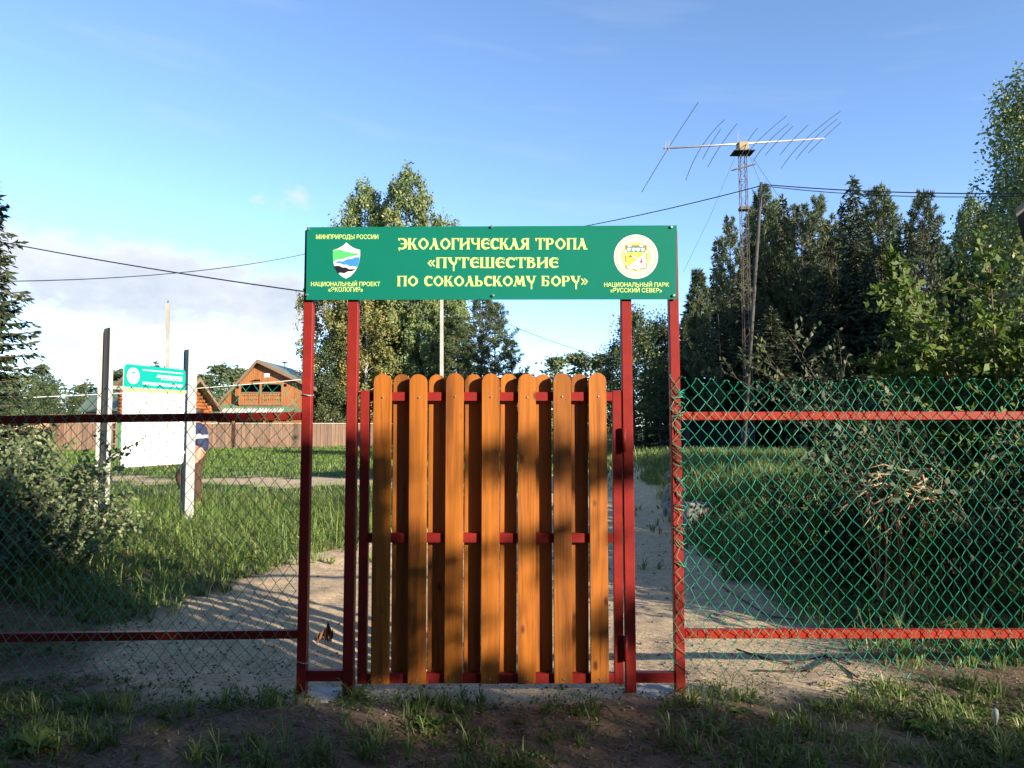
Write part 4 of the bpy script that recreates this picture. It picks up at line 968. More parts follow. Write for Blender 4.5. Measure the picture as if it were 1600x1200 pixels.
MB().box2((-.42, -.15, .34), (.42, .15, .40)).build('seat', M['capwood'], bn)
for x in (-.3, .3): MB().box2((x-.04, -.12, 0), (x+.04, .12, .338)).build('leg', M['capwood'], bn)

# weathered barn at the right edge
bx0 = P(1574, 0, 10.5).x
bn2 = empty('barn', (bx0+.36, 10.5, 0), math.radians(-37), 'grey weathered plank barn behind the bush at the right edge', 'barn')
zt = P(0, 338, 10.5).z
mm = MB(); mm.box2((0, 0, 0), (0.148, 0.028, zt)); pme = mm.mesh('plank'); pme.materials.append(M['greysteel_wood'])
for k in range(24):
    o = bpy.data.objects.new('plank', pme); COL.objects.link(o); o.parent = bn2; o.location = (k*0.155, rt.uniform(-.008, .008), rt.uniform(-.02, .02))
for k in range(24):
    o = bpy.data.objects.new('plank', pme); COL.objects.link(o); o.parent = bn2; o.rotation_euler = (0, 0, PI/2); o.location = (rt.uniform(-.008, .008)+.0, 0.04 + k*0.155, rt.uniform(-.02, .02))
m = MB(); m.prism([(-0.28, zt+.0), (1.9, zt+1.7), (1.9, zt+1.78), (-0.28, zt+.08)], lambda u, v, q: (u, -0.35+q, v), 4.4); m.build('roof', M['greysteel_wood'], bn2)
m = MB(); m.prism([(1.9, zt+1.7), (4.08, zt+.0), (4.08, zt+.08), (1.9, zt+1.78)], lambda u, v, q: (u, -0.35+q, v), 4.4); m.build('roof', M['greysteel_wood'], bn2)
m = MB(); m.prism([(0.03, zt-.01), (3.7, zt-.01), (1.9, zt+1.6)], lambda u, v, q: (u, 0.03+q, v), 0.03); m.build('gable', M['greysteel_wood'], bn2)

# ------------------------------------------------------------------ poles, wires, mast, antenna
def pole(px, pyt, Y, r0, r1, mat, label, name='utility_pole', pxb=None, lean=0):
    a = P(px, pyt, Y); b = P(pxb if pxb else px, 700, Y); z0 = hz(b.x, Y) - 0.3
    root = empty(name, (b.x, Y, z0), 0, label, 'pole')
    MB().tube([(0, 0, 0), (a.x-b.x, 0, a.z-z0)], [r0, r1], 4 if mat is M['pole_concrete'] else 10).build('shaft', mat, root, mat is not M['pole_concrete'])
    return root, a
pr, pa = pole(262, 474, 30, 0.115, 0.095, M['pole_concrete'], 'square concrete pole rising behind the notice board')
MB().tube([(pa.x - pr.location.x, 0, pa.z - pr.location.z), (pa.x - pr.location.x + .02, 0, pa.z - pr.location.z + .12)], 0.02, 6).build('cap_pin', M['darksteel'], pr)
pr2, pa2 = pole(690, 400, 36, 0.135, 0.11, M['pole_concrete'], 'pale concrete pole in front of the tall birches')
MB().box2((-0.5, -0.14, pa2.z - pr2.location.z - .4), (0.5, -0.09, pa2.z - pr2.location.z - .34)).build('crossarm', M['darksteel'], pr2)
M['oldwood'] = wood('old_pole_wood', (0.035, 0.03, 0.025), (0.10, 0.085, 0.07), knots=False, rough=0.9, objvar=0)
pr3, pa3 = pole(1190, 285, 22, 0.062, 0.042, M['oldwood'], 'thin grey leaning wooden pole carrying a cable beside the mast', 'wooden_pole', 1160)
M['cable'] = paint('black_cable', (0.012, 0.012, 0.014), 0.5)
def wire(a, b, sag, r, label, n=20):
    pts = [a.lerp(b, t) + Vector((0, 0, -sag*4*t*(1-t))) for t in np.linspace(0, 1, n)]
    o = MB().tube(pts, r, 5).build('power_line', M['cable'], None, True); return tag(o, label, 'cable', 'cables across the sky')
wire(P(-60, 366, 16), P(500, 459, 13), 0.06, 0.013, 'black cable slanting down from the left edge to the green sign')
wire(P(-40, 440, 22), P(560, 376, 40), 0.55, 0.016, 'thin cable sagging across the cloud to behind the sign')
wire(P(560, 388, 36), P(1190, 290, 22), 0.55, 0.016, 'black cable climbing from the sign to the leaning wooden pole')
wire(P(1190, 288, 22), P(1640, 302, 17), 0.10, 0.016, 'double black cable running right from the wooden pole over the pines')
wire(P(1190, 290, 22), P(1640, 305, 17), 0.16, 0.012, 'lower strand of the cable pair over the pines')
wire(P(760, 490, 36), P(960, 560, 40), 0.25, 0.016, 'thin cable between the birches and the leafy tree by the gate')
o = wire(P(20, 622, 24), P(470, 593, 30), 0.08, 0.010, 'pale thin line strung low in front of the cabin and the house'); o.data.materials[0] = M['whitepaint']

M['rust'] = paint('rusty_steel', (0.11, 0.085, 0.068), 0.75, 0.35, 6, metal=0.2, dirt=(0.10, 0.045, 0.02))
M['alu'] = paint('dull_aluminium', (0.45, 0.42, 0.40), 0.45, 0.12, 6, metal=0.5)
YM = 30.0
mt_ = P(1160, 240, YM); mb_ = P(1172, 705, YM); mz0 = hz(mb_.x, YM)
ms_ = empty('lattice_mast', (mb_.x, YM, mz0), 0, 'slender rusty lattice mast standing before the dark pines', 'mast')
Hm = mt_.z - mz0; lean = Vector((mt_.x - mb_.x, 0, 0))
half = 0.14
def mpos(c, t): 
    sx = (-1, 1, 1, -1)[c]; sy = (-1, -1, 1, 1)[c]; w = half*lerp(1.05, .9, t)
    return Vector((sx*w, sy*w, 0)) + lean*t + Vector((0, 0, Hm*t))
for c in range(4): MB().tube([mpos(c, 0), mpos(c, 1)], 0.016, 5).build('leg', M['rust'], ms_)
nb_ = 44; m = MB()
for k in range(nb_):
    for c in range(4):
        c2 = (c+1) % 4; a_, b_ = (c, c2) if (k + c) % 2 else (c2, c)
        m.tube([mpos(a_, k/nb_), mpos(b_, (k+1)/nb_)], 0.008, 4, False)
        if k % 4 == 0: m.tube([mpos(c, k/nb_), mpos(c2, k/nb_)], 0.012, 4, False)
br = m.build('bracing', M['rust'], ms_); br['kind'] = 'stuff'
MB().box((lean.x, 0, Hm+0.03), (0.85, 0.7, 0.035)).build('platform', M['darksteel'], ms_)
tt = 0.815
MB().box((lean.x*tt, 0, Hm*tt), (0.36, 0.36, 0.12)).build('collar', M['rust'], ms_)
zz = P(0, 366, YM).z - mz0
MB().beam((P(1136, 0, YM).x-mb_.x, -0.2, P(0, 269, YM).z-mz0), (P(1173, 0, YM).x-mb_.x, -0.2, P(0, 259, YM).z-mz0), 0.05, 0.05).build('side_arm', M['rust'], ms_)
for (pa_, pb_) in (((1148, 246), (1068, 425)), ((1176, 246), (1300, 420)), ((1172, 246), (1210, 330))):
    a_ = P(*pa_, YM) - ms_.location; b_ = P(*pb_, YM - 3) - ms_.location
    MB().tube([a_, a_.lerp(b_, .5) + Vector((0, 0, -.15)), b_], 0.007, 4).build('guy_wire', M['cable'], ms_)
g_ = P(1128, 700, YM-2) - ms_.location; MB().tube([P(1122, 490, YM-2) - ms_.location, P(1126, 560, YM-2) - ms_.location, P(1132, 660, YM-2)-ms_.location], 0.008, 4).build('guy_wire', M['cable'], ms_)
an = empty('yagi_antenna', (mt_.x, YM, mt_.z), 0, 'long horizontal antenna with slanting rods on top of the mast', 'antenna')
def ap(px, py, dy=0): return P(px, py, YM+dy) - an.location
MB().tube([ap(1037, 232, -1.0), ap(1160, 224.5), ap(1288, 216.5, 1.0)], [0.038, 0.042, 0.032], 8).build('boom', M['alu'], an, True)
MB().box(ap(1160, 231), (0.42, 0.42, 0.42)).build('rotator', paint('ochre_box', (0.28, 0.20, 0.09), 0.6), an, bevel=0.03)
for (x0_, y0_, xm, ym, x1_, y1_) in ((1003, 300, 1044, 232, 1091, 160), (1072, 281, 1097, 228, 1132, 187), (1098, 249, 1110, 227, 1126, 202), (1106, 261, 1127, 226, 1152, 193), (1156, 252, 1168, 222, 1184, 200), (1167, 246, 1183, 221.5, 1229, 181),
                              (1177, 252, 1201, 221, 1233, 193), (1196, 242, 1216, 220, 1239, 197), (1219, 242, 1239, 218.5, 1263, 195), (1221, 263, 1259, 217.5, 1313, 174), (1244, 249, 1272, 217, 1308, 186), (1263, 239, 1286, 216.5, 1314, 191)):
    a_, mmid, b_ = ap(x0_, y0_, -2.0 + (x0_-1160)*.004), ap(xm, ym, (xm-1160)*.008), ap(x1_, y1_, 2.0 + (x1_-1160)*.012)
    c_ = mmid*2 - (a_+b_)/2
    pts = [a_*(1-t)**2 + c_*2*t*(1-t) + b_*t*t for t in np.linspace(0, 1, 9)]
    MB().tube(pts, 0.014, 5).build('element', M['cable'], an, True)
for px in (1040, 1045): MB().tube([ap(px, 236, -1), ap(px, 220, -1)], 0.02, 5).build('end_strut', M['alu'], an)
MB().tube([ap(1153, 224), ap(1153, 203)], 0.016, 5).build('whip', M['alu'], an)

# ------------------------------------------------------------------ trees
def unit(v): return v/np.maximum(np.linalg.norm(v, axis=-1, keepdims=True), 1e-9)
def leaf_quads(C, size, rng, dirs=None, aspect=0.55, droop=0.0, normals=None, fold=False):
    n = len(C); C = np.asarray(C)
    a = rng.normal(size=(n, 3)) if dirs is None else dirs + rng.normal(size=(n, 3))*0.35
    a[:, 2] -= droop; a = unit(a)
    nr = rng.normal(size=(n, 3)) if normals is None else normals + rng.normal(size=(n, 3))*0.5
    b = unit(np.cross(nr, a)); s = (size*(0.7 + 0.6*rng.random(n)))[:, None]
    w = aspect*s*0.5
    V = np.stack([C, C + a*s*0.45 - b*w, C + a*s, C + a*s*0.5 + b*w], 1)
    if fold:
        nn = np.cross(a, b); V[:, 1] += nn*w*0.35; V[:, 3] += nn*w*0.35
    Fc = np.arange(4*n).reshape(n, 4)
    return V.reshape(-1, 3), Fc
def crown(name, C, size, mat, parent, rng, tint=None, **kw):
    V, Fc = leaf_quads(C, size, rng, **kw)
    n = len(C); t = rng.random(n) if tint is None else np.clip(tint + rng.normal(size=n)*0.16, 0, 1)
    return link(name, fast_mesh(name, V, Fc, np.repeat(t, 4)), mat, parent)

M['bark'] = paint('grey_brown_bark', (0.09, 0.065, 0.048), 0.9, 0.35, 5, bump=0.6)
M['pinebark'] = paint('pine_bark', (0.07, 0.042, 0.030), 0.9, 0.35, 3, bump=0.6)
def birchbark():
    m, nt, out = newmat('birch_bark'); b = NN(nt, 'ShaderNodeBsdfPrincipled'); b.inputs['Roughness'].default_value = 0.8
    v = coords(nt, (2, 2, 7)); n = NN(nt, 'ShaderNodeTexNoise'); n.inputs['Scale'].default_value = 1.2; n.inputs['Detail'].default_value = 5; nt.links.new(v, n.inputs['Vector'])
    c = ramp(nt, n.outputs[0], [(0.36, (0.03, 0.028, 0.025)), (0.46, (0.62, 0.60, 0.55)), (0.8, (0.72, 0.70, 0.64))]); nt.links.new(c, b.inputs['Base Color']); nt.links.new(b.outputs[0], out.inputs[0]); return m
M['birchbark'] = birchbark()
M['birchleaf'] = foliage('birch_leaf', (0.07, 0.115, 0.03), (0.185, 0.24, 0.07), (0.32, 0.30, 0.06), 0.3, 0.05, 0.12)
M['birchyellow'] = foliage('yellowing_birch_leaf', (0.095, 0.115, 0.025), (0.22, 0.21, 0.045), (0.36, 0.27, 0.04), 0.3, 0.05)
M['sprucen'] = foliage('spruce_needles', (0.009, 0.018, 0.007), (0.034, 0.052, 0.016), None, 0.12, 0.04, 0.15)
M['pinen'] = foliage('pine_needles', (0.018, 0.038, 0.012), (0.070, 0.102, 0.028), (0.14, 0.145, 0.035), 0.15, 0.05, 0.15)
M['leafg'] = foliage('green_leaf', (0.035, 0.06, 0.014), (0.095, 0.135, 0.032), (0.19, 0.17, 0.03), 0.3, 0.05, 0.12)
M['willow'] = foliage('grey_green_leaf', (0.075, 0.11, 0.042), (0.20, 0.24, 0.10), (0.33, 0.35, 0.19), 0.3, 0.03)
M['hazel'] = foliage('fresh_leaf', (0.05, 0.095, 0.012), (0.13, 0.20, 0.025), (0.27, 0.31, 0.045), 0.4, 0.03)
M['shade_dark_leaf'] = foliage('shade_darkened_leaf', (0.018, 0.032, 0.008), (0.055, 0.085, 0.02), (0.13, 0.13, 0.03), 0.25, 0.04)  # green leaf colour darkened to paint in the deep shade on these bushes
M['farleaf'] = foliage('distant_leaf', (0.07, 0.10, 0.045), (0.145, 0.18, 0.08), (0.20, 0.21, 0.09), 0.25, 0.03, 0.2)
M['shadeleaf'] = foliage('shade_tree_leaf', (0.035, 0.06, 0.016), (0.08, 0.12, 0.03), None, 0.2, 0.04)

def curve_trunk(rng, H, r0, bend=0.02, n=9, top=0.97):
    ph = rng.random()*6.28; pts = []
    for i in range(n):
        t = i/(n-1); pts.append((bend*H*math.sin(t*3+ph)*t, bend*H*math.cos(t*2.3+ph)*t, -0.2 + (H*top+0.2)*t))
    return pts, [max(r0*(1-t*0.93), 0.012) for t in np.linspace(0, 1, n)]
def at_trunk(pts, z):
    for a, b in zip(pts[:-1], pts[1:]):
        if b[2] >= z: 
            t = (z-a[2])/(b[2]-a[2]); return np.array([lerp(a[k], b[k], t) for k in range(3)])
    return np.array(pts[-1])

def birch(name, seed, H, R, label, leafmat, base=0.2, nl=46, leaf=0.20, group=None, hang=1.0, barkmat=None, thick=1.0):
    rng = np.random.default_rng(seed); root = empty(name, (0, 0, 0), 0, label, 'tree', group)
    pts, rs = curve_trunk(rng, H, 0.011*H + 0.03, 0.012)
    m = MB(); m.tube(pts, rs, 7)
    C = []; D = []; T = []
    for i in range(nl):
        t = (i + rng.random())/nl; z = H*(base + (0.97-base)*t)
        prof = math.sin(min(1, (1-t)*1.15 + 0.04)*PI*0.62)**0.62 * (0.75 + 0.35*rng.random())
        L = R*prof + 0.25; az = i*2.39996 + rng.normal()*0.3
        o = at_trunk(pts, z); d = np.array([math.cos(az), math.sin(az), 0])
        rise = 0.75*L; limb = [o + d*L*s + np.array([0, 0, rise*(s - 0.62*s*s)]) for s in np.linspace(0, 1, 6)]
        m.tube(limb, [0.018 + 0.02*(1-t), 0.02, 0.015, 0.012, 0.01, 0.008], 4, False)
        clump_t = rng.random()
        for q in range(int(8 + L*9*thick)):
            s = 0.2 + 0.8*math.sqrt(rng.random()); j = min(int(s*5), 4); f = s*5-j
            p = limb[j]*(1-f) + limb[j+1]*f + rng.normal(size=3)*0.22
            ln = hang*(0.3 + 0.9*rng.random())*(0.5 + 0.5*s); k = int(6 + ln*11)
            u = np.linspace(0, 1, k)[:, None]; sway = rng.normal(size=3)*0.15; sway[2] = 0
            st = p + np.array([0, 0, -1.0])*ln*u + (d*0.2 + sway)*ln*np.sqrt(u) + rng.normal(size=(k, 3))*0.07
            C.append(st); T.append(np.full(k, 0.25 + 0.45*clump_t + 0.15*rng.random()))
    # leader tuft
    k = 160; C.append(np.array(pts[-1]) + rng.normal(size=(k, 3))*np.array([0.22, 0.22, 0.5]) + np.array([0, 0, 0.0])); T.append(np.full(k, 0.5))
    m.build('trunk', barkmat or M['birchbark'], root, True)
    C = np.concatenate(C); T = np.concatenate(T)
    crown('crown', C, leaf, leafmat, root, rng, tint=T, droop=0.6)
    return root

def spruce(name, seed, H, R, label, base=0.04, leafmat=None, dens=1.0, group=None, spray=0.34, droop=0.25, bark=None, step=0.36):
    rng = np.random.default_rng(seed); root = empty(name, (0, 0, 0), 0, label, 'tree', group)
    pts, rs = curve_trunk(rng, H, 0.011*H + 0.02, 0.004, top=1.0); m = MB(); m.tube(pts, rs, 7)
    C = []; D = []; Nn = []; T = []
    z = H*base
    while z < H*0.985:
        t = z/H; Lm = R*(1-t)**0.78*(0.85 + 0.3*rng.random()) + 0.08; nb = 6 if t < .85 else 5; a0 = rng.random()*6.28
        for b in range(nb):
            az = a0 + b*6.283/nb + rng.normal()*0.22; L = Lm*(0.62 + 0.5*rng.random()); d = np.array([math.cos(az), math.sin(az), 0]); sd_ = np.array([-d[1], d[0], 0])
            o = at_trunk(pts, z); ris = 0.45*(t-0.35)
            f = lambda s: o + d*L*s + np.array([0, 0, L*(ris*s - droop*s*s + 0.10*s**4)])
            if L > 0.3: m.tube([f(s) for s in (0, .35, .7, 1)], [0.022, 0.016, 0.011, 0.006], 4, False)
            k = max(3, int(L/0.10*dens)); tn = 0.3 + 0.4*rng.random()
            for q in range(k):
                s = (q + rng.random())/k; p = f(s); sl = (0.28 + 0.55*(1-s))*min(L, 1.6)*0.42 + 0.08
                for sg_ in (-1, 1):
                    dr = d*0.75 + sg_*sd_*0.8 + np.array([0, 0, -0.22 - 0.25*rng.random()])
                    nsub = max(1, int(sl/0.16))
                    for w in range(nsub):
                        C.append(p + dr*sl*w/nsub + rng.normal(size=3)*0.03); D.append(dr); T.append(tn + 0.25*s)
            C.append(f(0.93)); D.append(d*1.2); T.append(tn + .3)
        z += step*(0.75 + 0.5*rng.random())*(1.0 - 0.45*t)
    for q in range(14): C.append(np.array([0, 0, H*(0.97+0.03*q/14)]) + np.array(pts[-1])*[1, 1, 0]); D.append(np.array([rng.normal()*.5, rng.normal()*.5, 0.9])); T.append(.6)
    m.build('trunk', bark or M['bark'], root, True)
    C = np.array(C); D = np.array(D)
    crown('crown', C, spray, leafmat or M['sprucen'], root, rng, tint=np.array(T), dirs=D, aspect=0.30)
    return root

def pine(name, seed, H, R, label, base=0.35, group=None, leafmat=None, tuft=0.30, dens=1.0):
    rng = np.random.default_rng(seed); root = empty(name, (0, 0, 0), 0, label, 'tree', group)
    pts, rs = curve_trunk(rng, H, 0.010*H + 0.03, 0.010, top=0.99); m = MB(); m.tube(pts, rs, 7)
    C = []; D = []; T = []
    z = H*base
    while z < H*0.985:
        t = (z/H - base)/(1-base); prof = (0.55 + 0.9*t)*(1-t)**0.7 if base > 0.15 else (1-t)**0.75
        nb = 5; a0 = rng.random()*6.28
        for b in range(nb):
            if rng.random() < 0.12: continue
            az = a0 + b*6.283/nb + rng.normal()*0.3; L = R*prof*(0.6 + 0.65*rng.random()) + 0.15; d = np.array([math.cos(az), math.sin(az), 0]); sd_ = np.array([-d[1], d[0], 0]); o = at_trunk(pts, z)
            up = 0.12 + 0.75*t
            f = lambda s: o + d*L*s + np.array([0, 0, L*(up*0.35*s + up*0.5*s*s)])
            m.tube([f(s) for s in (0, .4, .75, 1)], [0.028, 0.02, 0.013, 0.008], 4, False)
            tn = 0.25 + 0.45*rng.random()
            for q in range(int((4 + L*5.5)*dens)):
                s = 0.30 + 0.70*math.sqrt(rng.random()); side = rng.normal()*0.32*L*(1.15-s)
                p = f(s) + sd_*side + np.array([0, 0, abs(rng.normal())*0.10 + 0.04])
                k = 13; dd = unit(rng.normal(size=(k, 3)) + np.array([0, 0, 0.75]) + d*0.5)
                C.append(np.repeat(p[None], k, 0)); D.append(dd); T.append(np.full(k, tn + 0.2*rng.random()))
        z += (0.46*(0.8 + 0.5*rng.random()))*(1.0-.35*t)
    p = np.array(pts[-1]); k = 40; C.append(np.repeat(p[None], k, 0) - np.array([0, 0, 1])*rng.random((k, 1))*0.5); D.append(unit(rng.normal(size=(k, 3)) + np.array([0, 0, 1.2]))); T.append(np.full(k, .6))
    # dead snags under the crown
    for q in range(9 if base > .15 else 0):
        zz = H*base*(0.45 + 0.55*rng.random()); az = rng.random()*6.28; o = at_trunk(pts, zz); L = 0.5 + rng.random()*0.9
        m.tube([o, o + np.array([math.cos(az)*L, math.sin(az)*L, -0.12*L])], [0.014, 0.005], 4, False)
    m.build('trunk', M['pinebark'], root, True)
    C = np.concatenate(C); D = np.concatenate(D); T = np.concatenate(T)
    V, Fc = leaf_quads(C, tuft, rng, dirs=D, aspect=0.17)
    link('crown', fast_mesh('crown', V, Fc, np.repeat(np.clip(T + rng.normal(size=len(T))*.12, 0, 1), 4)), leafmat or M['pinen'], root)
    return root

def leafy(name, seed, H, R, label, n=9000, base=0.15, leaf=0.16, mat=None, group=None, nclump=60, cat='tree', flat_=1.0):
    rng = np.random.default_rng(seed); root = empty(name, (0, 0, 0), 0, label, cat, group)
    pts, rs = curve_trunk(rng, H*0.85, 0.012*H + 0.015, 0.02); m = MB(); m.tube(pts, rs, 6)
    cl = []
    for i in range(nclump):
        t = rng.random()**0.85; z = H*(base + (1-base)*t); prof = math.sin(PI*min(1.0, 0.16 + 0.84*t)**0.9)**0.6 if t < 0.98 else .15
        rr_ = R*prof*math.sqrt(rng.random())*0.92; az = rng.random()*6.28
        c = np.array([math.cos(az)*rr_, math.sin(az)*rr_*flat_, z]); cl.append(c)
        o = at_trunk(pts, max(0.2, z - 0.5*rr_ - 0.4)); m.tube([o, (o+c)/2 + np.array([0, 0, 0.06]), c], [0.02, 0.013, 0.007], 4, False)
    cl = np.array(cl); w = rng.random(nclump)*.7 + .5; w /= w.sum(); ci = rng.choice(nclump, n, p=w)
    sig = R*0.17*(0.6 + 0.8*rng.random(nclump))
    C = cl[ci] + rng.normal(size=(n, 3))*sig[ci][:, None]*np.array([1, 1, 0.8]); C[:, 2] = np.maximum(C[:, 2], 0.03*H)
    m.build('trunk', M['bark'], root, True)
    ct = 0.2 + 0.5*rng.random(nclump)
    crown('crown', C, leaf, mat or M['leafg'], root, rng, tint=ct[ci], droop=0.25)
    return root

used = {}
def place(proto, px, pyt, Y, label=None, rot=0, wid=1.0, group=None, x=None, H=None):
    """stand a tree (the prototype first, then copies) so that its top is at pixel (px, pyt)"""
    q = P(px, pyt, Y); gx_ = q.x if x is None else x; g0 = hz(gx_, Y) - 0.02; top_ = (q.z - g0) if H is None else H
    root, h0 = PROTO[proto]
    if used.get(proto): root = copy_tree(root)
    used[proto] = True
    s = top_/h0; root.location = (gx_, Y, g0); root.scale = (s*wid, s*wid, s); root.rotation_euler = (0, 0, rot)
    if label: root['label'] = label
    if group: root['group'] = group
    elif 'group' in root: del root['group']
    return root

PROTO = {
 'birch_a': (birch('birch_tree', 1, 20, 2.5, 'birch', M['birchleaf'], nl=64, leaf=.23, thick=1.5), 20),
 'birch_b': (birch('birch_tree', 2, 19, 2.8, 'birch', M['birchleaf'], nl=68, leaf=.23, thick=1.5), 19),
 'birch_y': (birch('birch_tree', 3, 15, 2.3, 'birch', M['birchyellow'], base=0.10, nl=56, leaf=.22, thick=1.5), 15),
 'spruce_a': (spruce('spruce_tree', 4, 14, 2.5, 'spruce', dens=1.1), 14),
 'spruce_b': (spruce('spruce_tree', 5, 14, 2.1, 'spruce', dens=1.1), 14),
 'pine_a': (pine('pine_tree', 6, 14, 2.3, 'pine', base=0.38), 14),
 'pine_b': (pine('pine_tree', 7, 14, 2.6, 'pine', base=0.25), 14),
 'pine_y': (pine('pine_tree', 8, 9, 1.6, 'pine', base=0.06), 9),
 'pine_c': (pine('pine_tree', 14, 12, 3.4, 'pine', base=0.08, dens=0.62, tuft=0.34), 12),
 'leafy_a': (leafy('leafy_tree', 9, 8, 1.9, 'tree', 9000), 8),
 'leafy_b': (leafy('leafy_tree', 10, 9, 2.2, 'tree', 9000), 9),
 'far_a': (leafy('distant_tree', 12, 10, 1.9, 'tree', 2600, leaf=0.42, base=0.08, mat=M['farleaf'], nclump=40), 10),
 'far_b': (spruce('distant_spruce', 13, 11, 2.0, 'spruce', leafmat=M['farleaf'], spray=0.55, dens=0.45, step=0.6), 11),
}
# birch group beyond the plank fence
BG = 'birches beyond the plank fence'
place('birch_a', 573, 281, 63, 'tall birch with a narrow pointed crown, left of the highest birch', 0.4, 0.95, BG)
place('birch_b', 636, 264, 62, 'highest birch, its broad crown rising above the green sign', 1.0, 0.92, BG)
place('birch_a', 700, 338, 66, 'birch showing only two small tips above the sign edge', 2.0, 0.8, BG)
place('birch_y', 527, 352, 60, 'yellowing birch at the left side of the birch group', 0.0, 0.95, BG)
place('birch_y', 575, 420, 59, 'lower yellowing birch beneath the sign beside the inner post', 2.5, 1.05, BG)
place('birch_b', 668, 372, 61, 'green birch with white trunk behind the pale concrete pole', 3.3, 0.9, BG)
place('birch_a', 610, 400, 64, 'dense birch filling the gap under the middle of the sign', 4.0, 1.1, BG)
place('leafy_a', 522, 535, 58, 'round leafy tree beside the right eave of the timber house', 0.5, 1.0)
place('leafy_b', 560, 560, 57.5 + 3, 'low leafy tree between the birch trunks', 1.5, 1.1)
place('leafy_b', 640, 545, 64, 'leafy undergrowth tree behind the gate boards', 2.5, 1.5)
place('pine_c', 752, 455, 58, 'broad dark pine right of the birches with long drooping branches', 0.3, 1.0)
place('pine_c', 775, 478, 60, 'spreading airy pine at the right edge of the birch group', 1.8, 1.1)
place('pine_b', 716, 500, 57, 'shaded pine at the foot of the birch group', 2.2, 1.2)
# far trees seen between the gate posts
FG = 'pale distant trees seen between the gate posts'
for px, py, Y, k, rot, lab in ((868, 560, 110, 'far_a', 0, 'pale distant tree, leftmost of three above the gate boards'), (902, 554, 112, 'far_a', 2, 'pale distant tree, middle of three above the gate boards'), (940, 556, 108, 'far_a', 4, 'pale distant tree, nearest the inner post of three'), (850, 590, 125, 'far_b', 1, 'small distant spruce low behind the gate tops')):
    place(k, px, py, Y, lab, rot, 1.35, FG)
place('leafy_a', 990, 487, 41, 'leafy tree seen between the two hinge side posts', 2, 0.95)
place('leafy_b', 1030, 498, 44, 'leafy tree close behind the outer hinge side post', 4, 0.9)
place('leafy_a', 962, 540, 46, 'low leafy tree left of the inner hinge side post', 5, 0.9)
# pine wood on the right
WG = 'conifers of the dark wood on the right'
for px, py, Y, k, rot, wid, lab in (
  (1092, 430, 36, 'pine_y', 0.2, 1.0, 'young bluish pine standing right of the sign'),
  (1072, 500, 40, 'pine_y', 1.2, 1.0, 'small young pine half hidden by the outer post'),
  (1142, 348, 40, 'pine_b', 0.9, 0.8, 'pine with a ragged crown left of the mast'),
  (1170, 332, 44, 'spruce_b', 0.3, 1.0, 'spruce directly behind the lattice mast'),
  (1196, 302, 42, 'pine_b', 2.1, 0.9, 'tall pine behind the leaning wooden pole'),
  (1222, 306, 43, 'spruce_a', 1.7, 1.0, 'sunlit spruce with hanging branches right of the pole'),
  (1250, 328, 41, 'pine_a', 3.0, 1.0, 'pine with a rounded top next to the sunlit spruce'),
  (1275, 317, 44, 'pine_b', 4.0, 0.9, 'dense pine left of the tallest spruce'),
  (1300, 355, 42, 'pine_a', 0.7, 1.0, 'shorter pine at the foot of the tallest spruce'),
  (1331, 277, 38, 'spruce_a', 0.6, 1.05, 'tallest spruce, dark and pointed against the sky'),
  (1374, 300, 43, 'pine_a', 1.9, 1.0, 'pale topped pine right of the tallest spruce'),
  (1402, 372, 41, 'spruce_b', 2.9, 1.1, 'low dark spruce between two pines'),
  (1440, 307, 40, 'pine_a', 5.1, 0.85, 'slender pine with a bare trunk and open crown'),
  (1478, 392, 43, 'pine_b', 1.1, 1.0, 'low pine beside the slender open pine'),
  (1518, 306, 44, 'birch_b', 0.0, 0.9, 'dark birch left of the big birch at the right edge'),
  (1545, 335, 42, 'pine_b', 2.6, 1.0, 'pine behind the right hand bush'),
  (1120, 372, 42, 'spruce_b', 0.5, 0.9, 'thin pointed spruce left of the ragged pine'),
  (1183, 318, 46, 'spruce_b', 2.2, 0.8, 'narrow spruce tip between mast and wooden pole'),
  (1209, 325, 45, 'pine_b', 3.3, 0.8, 'pine crown just right of the wooden pole'),
  (1236, 345, 45, 'spruce_b', 4.8, 0.9, 'pointed spruce between two sunlit crowns'),
  (1262, 340, 46, 'spruce_a', 1.4, 0.8, 'spruce tip under the cable left of the dense pine'),
  (1314, 318, 44, 'spruce_b', 5.5, 0.8, 'pointed spruce at the left shoulder of the tallest one'),
  (1352, 325, 44, 'spruce_b', 0.1, 0.9, 'pointed spruce at the right shoulder of the tallest one'),
  (1390, 330, 46, 'pine_b', 2.7, 0.8, 'pine crown behind the pale topped pine'),
  (1418, 350, 45, 'spruce_b', 3.9, 0.9, 'narrow spruce left of the slender open pine'),
  (1462, 345, 46, 'spruce_a', 4.3, 0.8, 'pointed spruce right of the slender open pine'),
  (1160, 400, 39, 'spruce_b', 4.4, 1.1, 'shaded spruce at the foot of the mast'),
  (1355, 390, 37, 'spruce_b', 5.2, 1.3, 'broad dark spruce in front of the tallest spruce'),
  (1285, 420, 38, 'spruce_a', 3.6, 1.3, 'deeply shaded spruce in the middle of the wood')):
    place(k, px, py, Y, lab, rot, wid*(0.74 if px < 1600 else 1), WG)
BW = 'shaded back row of the wood'
for i, px in enumerate(range(1140, 1640, 30)):
    place(('spruce_a', 'pine_b', 'spruce_b')[i % 3], px, 398 + 40*math.sin(i*2.3) + 30*(i == 0), 50 + (i % 3)*2, 'dark conifer in the back row of the wood', i*1.3, 1.25, BW)
